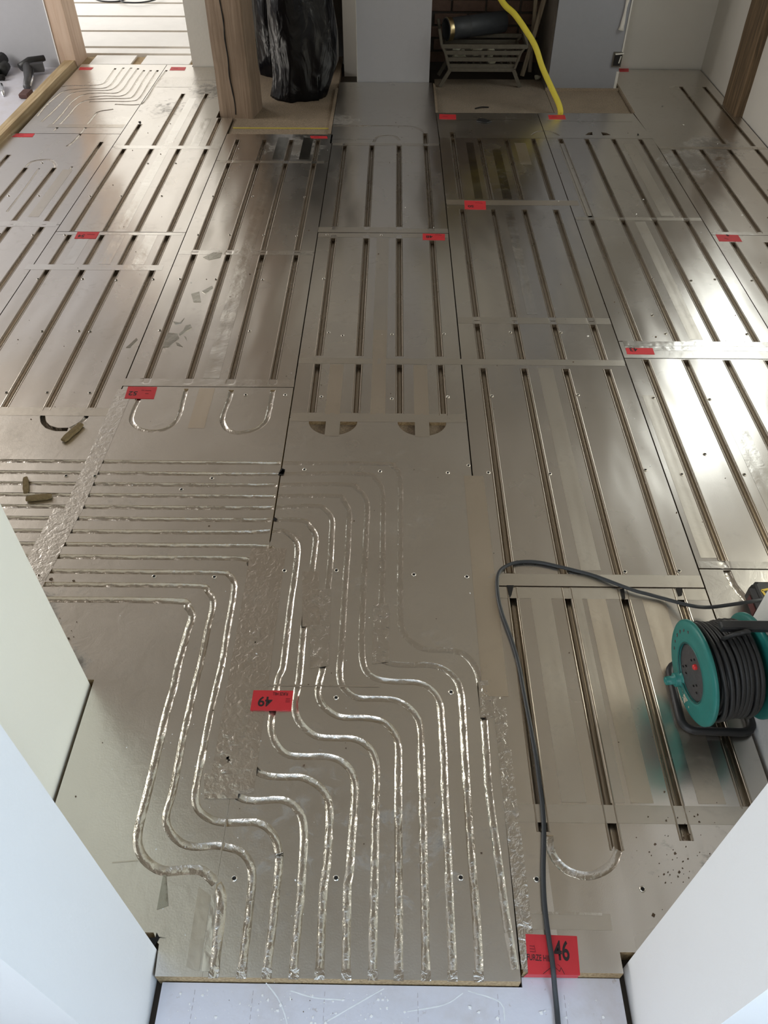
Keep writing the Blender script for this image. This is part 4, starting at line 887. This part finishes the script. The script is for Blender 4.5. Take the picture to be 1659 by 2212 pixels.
    MB().tube([inv @ p for p in fr], .0100, 10, closed=True).build('stand_base', M['black'], t, True)
    for x in (.672, .838):
        up_ = catmull([Vector((x+.02 if x < .7 else x, 1.08, .012)), Vector((x+.012 if x < .7 else x, 1.06, .08)), Vector((x+.02 if x < .7 else x, 1.02, .20)), Vector((x+.03 if x < .7 else x, 1.0, .300))], .01)
        if x > .7: MB().tube([inv @ p for p in up_], .008, 8).build('stand_side', M['black'], t, True)
    MB().box(.70-.76, .851-.76, .980-1, 1.003-1, .296, .312, 0, .003).build('carry_handle', M['black'], t)
    MB().tube([M0 @ Vector((0, 0, -.002)), M0 @ Vector((0, 0, L+.03))], .010, 10).build('axle', M['black'], t, True)
    return t
M['sock'] = plain('worn_black_plate', (.055, .052, .054), .5, .5, 90, .0008, 120)
M['teal_dark'] = plain('dark_teal_plastic', (.012, .085, .078), .4, .2, 20)
M['redplastic'] = plain('red_plastic', (.55, .03, .03), .35, .1)
M['rednote'] = plain('worn_red_letters', (.16, .07, .065), .6, .2, 40)
reel()

# cable that loops over the floor
cab = [(0.9576, 1.242, 0.08), (0.9134, 1.233, 0.08)] + [(0.8782, 1.241, 0.058)] + [(0.8299, 1.253, 0.03), (0.7856, 1.258, 0.03)] + [(0.7384, 1.293, 0.01), (0.6925, 1.31, 0.01), (0.6518, 1.325, 0.01)] + [(0.5623, 1.375, 0.006), (0.5104, 1.394, 0.006), (0.4605, 1.41, 0.006), (0.4218, 1.421, 0.006), (0.385, 1.425, 0.006), (0.3473, 1.42, 0.006), (0.318, 1.405, 0.006), (0.3015, 1.387, 0.006), (0.293, 1.36, 0.006), (0.2898, 1.317, 0.006), (0.2914, 1.276, 0.006), (0.2962, 1.239, 0.006), (0.304, 1.2, 0.006), (0.3117, 1.162, 0.006), (0.3184, 1.118, 0.006), (0.3227, 1.075, 0.006), (0.3254, 1.019, 0.006), (0.3279, 0.97, 0.006)] + [(0.3339, 0.8498, 0.006), (0.3341, 0.7852, 0.006), (0.3342, 0.7276, 0.006), (0.3313, 0.6835, 0.006), (0.3262, 0.6443, 0.006), (0.3189, 0.5963, 0.006), (0.3139, 0.5503, 0.006), (0.3121, 0.5062, 0.006), (0.3126, 0.4608, 0.006), (0.3137, 0.4316, 0.006), (0.3131, 0.4088, 0.006)] + [(0.316, 0.3858, -0.015)] + [(0.3169, 0.3576, -0.024), (0.3159, 0.3332, -0.024), (0.3158, 0.3151, -0.024), (0.3145, 0.2894, -0.024), (0.309, 0.1927, -0.024), (0.2954, 0.0843, -0.024)]
MB().tube(catmull(cab, .008), .0050, 10).build('power_cable', M['cord'], smooth=True, label='black power cable looping over the floor and across the 46 sticker', category='cable')

# cordless tool battery by the wall
def battery():
    t = empty('battery_pack', (.998, 1.268, 0), label='black tool battery with a yellow mark beside the reel', category='battery')
    b = MB().box(-.052, .075, -.062, .050, .0, .058, 0, .012).build('battery_case', M['black'], t)
    MB().box(-.046, .07, -.056, .044, .058, .068, 0, .006).build('battery_top', M['blackrub'], t)
    MB().box(-.054, -.050, -.03, .02, .015, .04).build('battery_grip', M['redplastic_dark'], t)
    MB().bar((-.034, .012, .0685), (.03, .028, .0685), .006, .001).bar((-.034, .012, .0685), (-.029, -.006, .0685), .006, .001).build('yellow_mark', M['yellowline2'], t)
    for k in range(5): MB().bar((-.03+k*.018, -.045, .0685), (-.028+k*.018, -.02, .0685), .003, .002).build('rib', M['black'], t)
M['redplastic_dark'] = plain('dark_red_plastic', (.10, .03, .03), .5, .2)
M['yellowline2'] = plain('yellow_mark', (.60, .42, .04), .5, .05)
battery()

# offcuts of brown insulation
def offcut(a, b, w, h, label, sd):
    a, b = Vector((*a, 0)), Vector((*b, 0)); d = b-a; L = d.length; d.normalize(); n = Vector((-d.y, d.x, 0)); v = []; f = []
    nu, ns = 12, 10
    for i in range(nu+1):
        t = i/nu; k = 1-.25*(abs(t-.5)*2)**4
        for j in range(ns):
            an = 2*PI*j/ns; y = math.cos(an); z = math.sin(an)
            y = math.copysign(abs(y)**.6, y)*w/2*k*(1+.18*noise.noise(Vector((t*5, an, sd)))); z = (math.copysign(abs(z)**.6, z)*h/2*k)+h/2
            p = a+d*L*t+n*y; v.append((p.x, p.y, z+.0005+.001*noise.noise(Vector((t*9, an*2, sd+4)))))
    for i in range(nu):
        for j in range(ns): f.append([i*ns+j, i*ns+(j+1) % ns, (i+1)*ns+(j+1) % ns, (i+1)*ns+j])
    f.append(list(range(ns-1, -1, -1))); f.append([nu*ns+j for j in range(ns)])
    link('insulation_offcut', mesh('insulation_offcut', v, f), M['wool'], None, False, label=label, category='offcut', group='brown offcuts on the foil floor')
o1 = [(-1.029, 2.007), (-1.065, 1.923)]; offcut(o1[0], o1[1], .024, .014, 'fat brown insulation offcut lying at the open bend of a channel', 1.0)
o2 = [(-1.129, 1.748), (-1.106, 1.681)]; offcut(o2[0], o2[1], .017, .010, 'short brown insulation offcut pointing to the back of the room', 2.0)
o3 = [(-1.095, 1.653), (-1.023, 1.666)]; offcut(o3[0], o3[1], .022, .012, 'brown insulation offcut lying crosswise near the left wall corner', 3.0)

# ------------------------------------------------------------------ fireplace: grate, flue, rubble, hose, sticks
def grate():
    t = empty('fire_grate', (.545, 5.60, -.010), label='rusty iron fire grate on splayed legs in the brick alcove', category='fire grate')
    def w(x, y, z): return (x-.545, y-5.60, z+.010)
    zz = [(.226, .292, .821, 5.45), (.190, .315, .785, 5.455), (.152, .328, .780, 5.46), (.112, .345, .757, 5.468)]
    for i, (z, x0, x1, y) in enumerate(zz):
        MB().bar(w(x0, y, z), w(x1, y, z), .012, .022).build('front_bar', M['iron'], t)
        MB().bar(w(x0+.01, y+.24, z), w(x1-.01, y+.24, z), .012, .022).build('back_bar', M['iron'], t)
        for x in (x0, x1): MB().bar(w(x, y, z), w(x, y+.24, z), .012, .020).build('side_bar', M['iron'], t)
    MB().bar(w(.345, 5.462, .092), w(.757, 5.462, .092), .014, .020).build('bottom_rail', M['iron'], t)
    for s, x0, xt in ((-1, .290, .352), (1, .805, .752)):
        for y in (5.462, 5.70): MB().bar(w(x0, y, -.008), w(xt, y, .092), .022, .018, 0, (0, 1, 0)).build('leg', M['iron'], t)
    for s, pts in ((-1, [(.345, .10), (.315, .19), (.290, .232), (.272, .318)]), (1, [(.757, .10), (.785, .19), (.822, .235), (.785, .318)])):
        for y in (5.455, 5.69):
            MB().tube([w(x, y, z) for x, z in pts], .009, 6).build('upright', M['iron'], t)
    MB().bar(w(.55, 5.46, .150), w(.55, 5.46, .192), .018, .010, 0, (0, 1, 0)).build('stay', M['iron'], t)
    for k in range(9): MB().bar(w(.37+k*.045, 5.48, .10), w(.37+k*.045, 5.69, .10), .012, .012).build('grid_bar', M['iron'], t)
grate()
fd = MB().lathe([(.058, 0), (.064, 0), (.064, .03), (.060, .034), (.060, .15), (.061, .152), (.060, .155), (.060, .40), (.056, .40), (.056, .0)], 32, 0, Matrix.Translation((.318, 5.56, .290)) @ Matrix.Rotation(.36, 4, 'Z') @ Matrix.Rotation(PI/2-.03, 4, 'Y'))
fo = empty('flue_pipe', (.318, 5.56, .29), label='dark grey length of flue pipe lying on the grate', category='pipe')
fd.v = [(x-.318, y-5.56, z-.29) for x, y, z in fd.v]; fd.build('pipe_body', M['flue'], fo, True)
rm = MB().lathe([(.0605, .004), (.0655, .004), (.0660, .008), (.0660, .028), (.0645, .034)], 32, 0, Matrix.Rotation(.36, 4, 'Z') @ Matrix.Rotation(PI/2-.03, 4, 'Y')); rm.build('pipe_rim', M['brass'], fo, True)
rr = random.Random(12)
def lump(name, c, s, mat, label, cat, group, sq=.7):
    v = []; f = []; nu, nv = 9, 6
    for j in range(nv+1):
        th = PI*j/nv
        for i in range(nu):
            ph = 2*PI*i/nu; d = Vector((math.sin(th)*math.cos(ph), math.sin(th)*math.sin(ph), math.cos(th)*sq))
            v.append(Vector(c)+d*s*(1+.4*noise.noise(d*1.6+Vector(c)*30)))
    for j in range(nv):
        for i in range(nu): f.append([j*nu+i, (j+1)*nu+i, (j+1)*nu+(i+1) % nu, j*nu+(i+1) % nu])
    return link(name, mesh(name, v, f), M[mat], None, False, label=label, category=cat, **({'group': group} if group else {}))
for k in range(16):
    lump('rubble_lump', (.385+.33*rr.random(), 5.49+.17*rr.random(), .118+.085*rr.random()), .016+.014*rr.random(), 'rubble', 'small dusty lump of rubble lying in the fire grate', 'rubble', 'rubble lumps in the fire grate')
lump('rubble_lump', (.932, 5.60, .010), .020, 'rubble', 'pale stone on the hearth behind the yellow hose', 'rubble', None)
hs = [(.34, 5.84, 1.40), (.38, 5.66, 1.02), (.50, 5.40, .68), (.616, 5.30, .505), (.695, 5.25, .445), (.767, 5.2, .372), (.824, 5.15, .303), (.87, 5.10, .211), (.929, 5.03, .120), (.975, 4.978, .050), (.990, 4.960, .012), (.991, 4.957, -.004)]
MB().tube(catmull([Vector(p) for p in hs], .01), .0165, 14).build('yellow_hose', M['yellow'], smooth=True, label='yellow corrugated hose dropping to the floor in front of the fireplace', category='hose')
MB().bar((.905, 5.78, -.01), (.885, 5.86, .75), .022, .03).build('wood_stick', M['stick'], label='upright weathered stick in the fireplace corner', category='stick')
MB().bar((.855, 5.72, -.01), (1.0, 5.76, .55), .028, .035).build('wood_stick', M['stick'], label='slanting weathered stick crossing the upright one', category='stick') if False else MB().bar((.845, 5.70, -.01), (.955, 5.74, .52), .026, .03).build('wood_stick', M['stick'], label='slanting weathered stick leaning behind the yellow hose', category='stick')
MB().tube(catmull([Vector((.49, 5.06, -.006)), Vector((.53, 5.075, -.003)), Vector((.575, 5.085, -.007))], .01), .004, 5).build('twig', M['dark'], label='thin dark twig on the dusty hearth', category='twig')
lf = flat_blob('dead_leaf', [(p[0], p[1]) for p in [(0.4801, 4.822), (0.4965, 4.86), (0.5307, 4.857), (0.5683, 4.814), (0.5395, 4.795), (0.5061, 4.803)]], .006, M['black'], None, .004)
lf['label'] = 'dark shrivelled scrap on the foil below the hearth'; lf['category'] = 'scrap'

# rubbish bags in the left alcove
def bag(name, c, sx, sy, sz, sd, label, spike=False):
    nu, nv = 96, 72; v = []; f = []
    for j in range(nv+1):
        t = j/nv; zz = t
        prof = (math.sin(PI*min(1, t*.58+.27)))**.6
        if t > .76: prof *= max(.07, (1-((t-.76)/.24)**2)**.5)
        for i in range(nu):
            a = 2*PI*i/nu; d = Vector((math.cos(a), math.sin(a), 0))
            cr_ = noise.noise(Vector((d.x*1.2+sd, d.y*1.2, t*2.0)))*.16
            rid = 1-abs(noise.noise(Vector((d.x*2.2+sd+t*1.2, d.y*2.2+t*1.8, t*2.2+sd))))*2
            rid2 = 1-abs(noise.noise(Vector((d.x*4+t*2.2, d.y*4+sd, t*3))))*2
            r = prof*(1+cr_)+(.040*rid+.028*rid2)*min(1, 2.5*prof)
            x = c[0]+sx*r*d.x; y = c[1]+sy*r*d.y; z = c[2]+sz*zz
            if t < .08: z = c[2]+max(0, sz*t)
            if spike and t < .22:
                k = (1-t/.22)
                if d.x < -.3: x -= .045*k*k*(-d.x); y -= .03*k
                if d.x > .5: x -= .05*k
            v.append((x, y, z))
    for j in range(nv):
        for i in range(nu): f.append([j*nu+i, j*nu+(i+1) % nu, (j+1)*nu+(i+1) % nu, (j+1)*nu+i])
    f.append(list(range(nu-1, -1, -1))); f.append([nv*nu+i for i in range(nu)])
    return link(name, mesh(name, v, f), M['bag'], None, True, label=label, category='rubbish bag', group='black rubbish bags in the alcove')
bag('rubbish_bag', (-.552, 5.315, -.010), .200, .16, .85, 1.3, 'shiny black rubbish bag standing in front in the alcove', True)
bag('rubbish_bag', (-.76, 5.75, -.010), .15, .16, .80, 5.1, 'black rubbish bag behind the shiny one, next to the timber post')

# ------------------------------------------------------------------ tools on the dusty floor at the left
def tool_a():
    t = empty('hand_tool', (-2.36, 5.55, -.012), label='dark grey mallet-like tool lying beside the pine batten', category='tool')
    def w(p): return (p[0]+2.36, p[1]-5.55, p[2]+.012)
    MB().tube([w((-2.335, 5.36, .010)), w((-2.37, 5.50, .020)), w((-2.43, 5.68, .035))], [.022, .024, .030], 10).build('handle', M['steel_dark'], t, True)
    MB().tube([w((-2.47, 5.66, .035)), w((-2.42, 5.72, .055)), w((-2.34, 5.78, .06))], [.026, .028, .018], 10).build('head', M['black'], t, True)
    MB().bar(w((-2.44, 5.67, .03)), w((-2.33, 5.70, .03)), .05, .05).build('face', M['steel_dark'], t)
    MB().tube([w((-2.318, 5.38, .012)), w((-2.345, 5.52, .020)), w((-2.375, 5.63, .03))], .006, 6).build('bright_edge', M['steel'], t, True)
    MB().box(-2.335+2.36, -2.275+2.36, 5.20-5.55, 5.30-5.55, 0, .03, 0, .006).build('butt', M['redbrown'], t)
M['redbrown'] = plain('red_brown', (.09, .045, .04), .7, .3, 40)
tool_a()
def tool_b():
    t = empty('power_tool', (-2.62, 5.62, -.012), label='black power tool with a round grip against the left edge', category='tool')
    MB().tube([(-.04, -.06, .03), (-.03, .06, .05), (.0, .17, .07)], [.05, .042, .036], 12).build('grip', M['black'], t, True)
    MB().tube([(.02, .02, .03), (.035, .1, .045)], [.04, .03], 10).build('motor', M['blackrub'], t, True)
    MB().box(-.14, .02, -.10, .0, .0, .07, 0, .012).build('body', M['black'], t)
    MB().tube([(.02, -.06, .02), (.07, -.07, .02)], .018, 8).build('chuck', M['dark'], t, True)
tool_b()
MB().tube([(-2.70, 5.46, .015), (-2.58, 5.42, .012), (-2.515, 5.40, .006), (-2.485, 5.33, .002), (-2.445, 5.24, -.004)], [.008, .010, .016, .018, .006], 8).build('chisel', M['steel'], smooth=True, label='bright curved steel bar lying in front of the black power tool', category='tool')

# loose cables on the far room's floor
for pts, lb in (([(-2.631, 7.791), (-2.491, 7.572), (-2.396, 7.507), (-2.294, 7.514), (-2.262, 7.596), (-2.258, 7.743)], 'dark cable loop on the white floor beyond the doorway, left one'), ([(-2.359, 7.691, 0.022), (-2.251, 7.444, 0.022), (-2.184, 7.405, 0.022), (-2.082, 7.406, 0.022), (-1.995, 7.478, 0.022), (-1.955, 7.592, 0.022)], 'dark cable loop on the white floor beyond the doorway, right one')):
    MB().tube(catmull([Vector((p[0], p[1], p[2] if len(p) > 2 else .006)) for p in pts], .02), .006, 6).build('loose_cable', M['cord'], smooth=True, label=lb, category='cable')
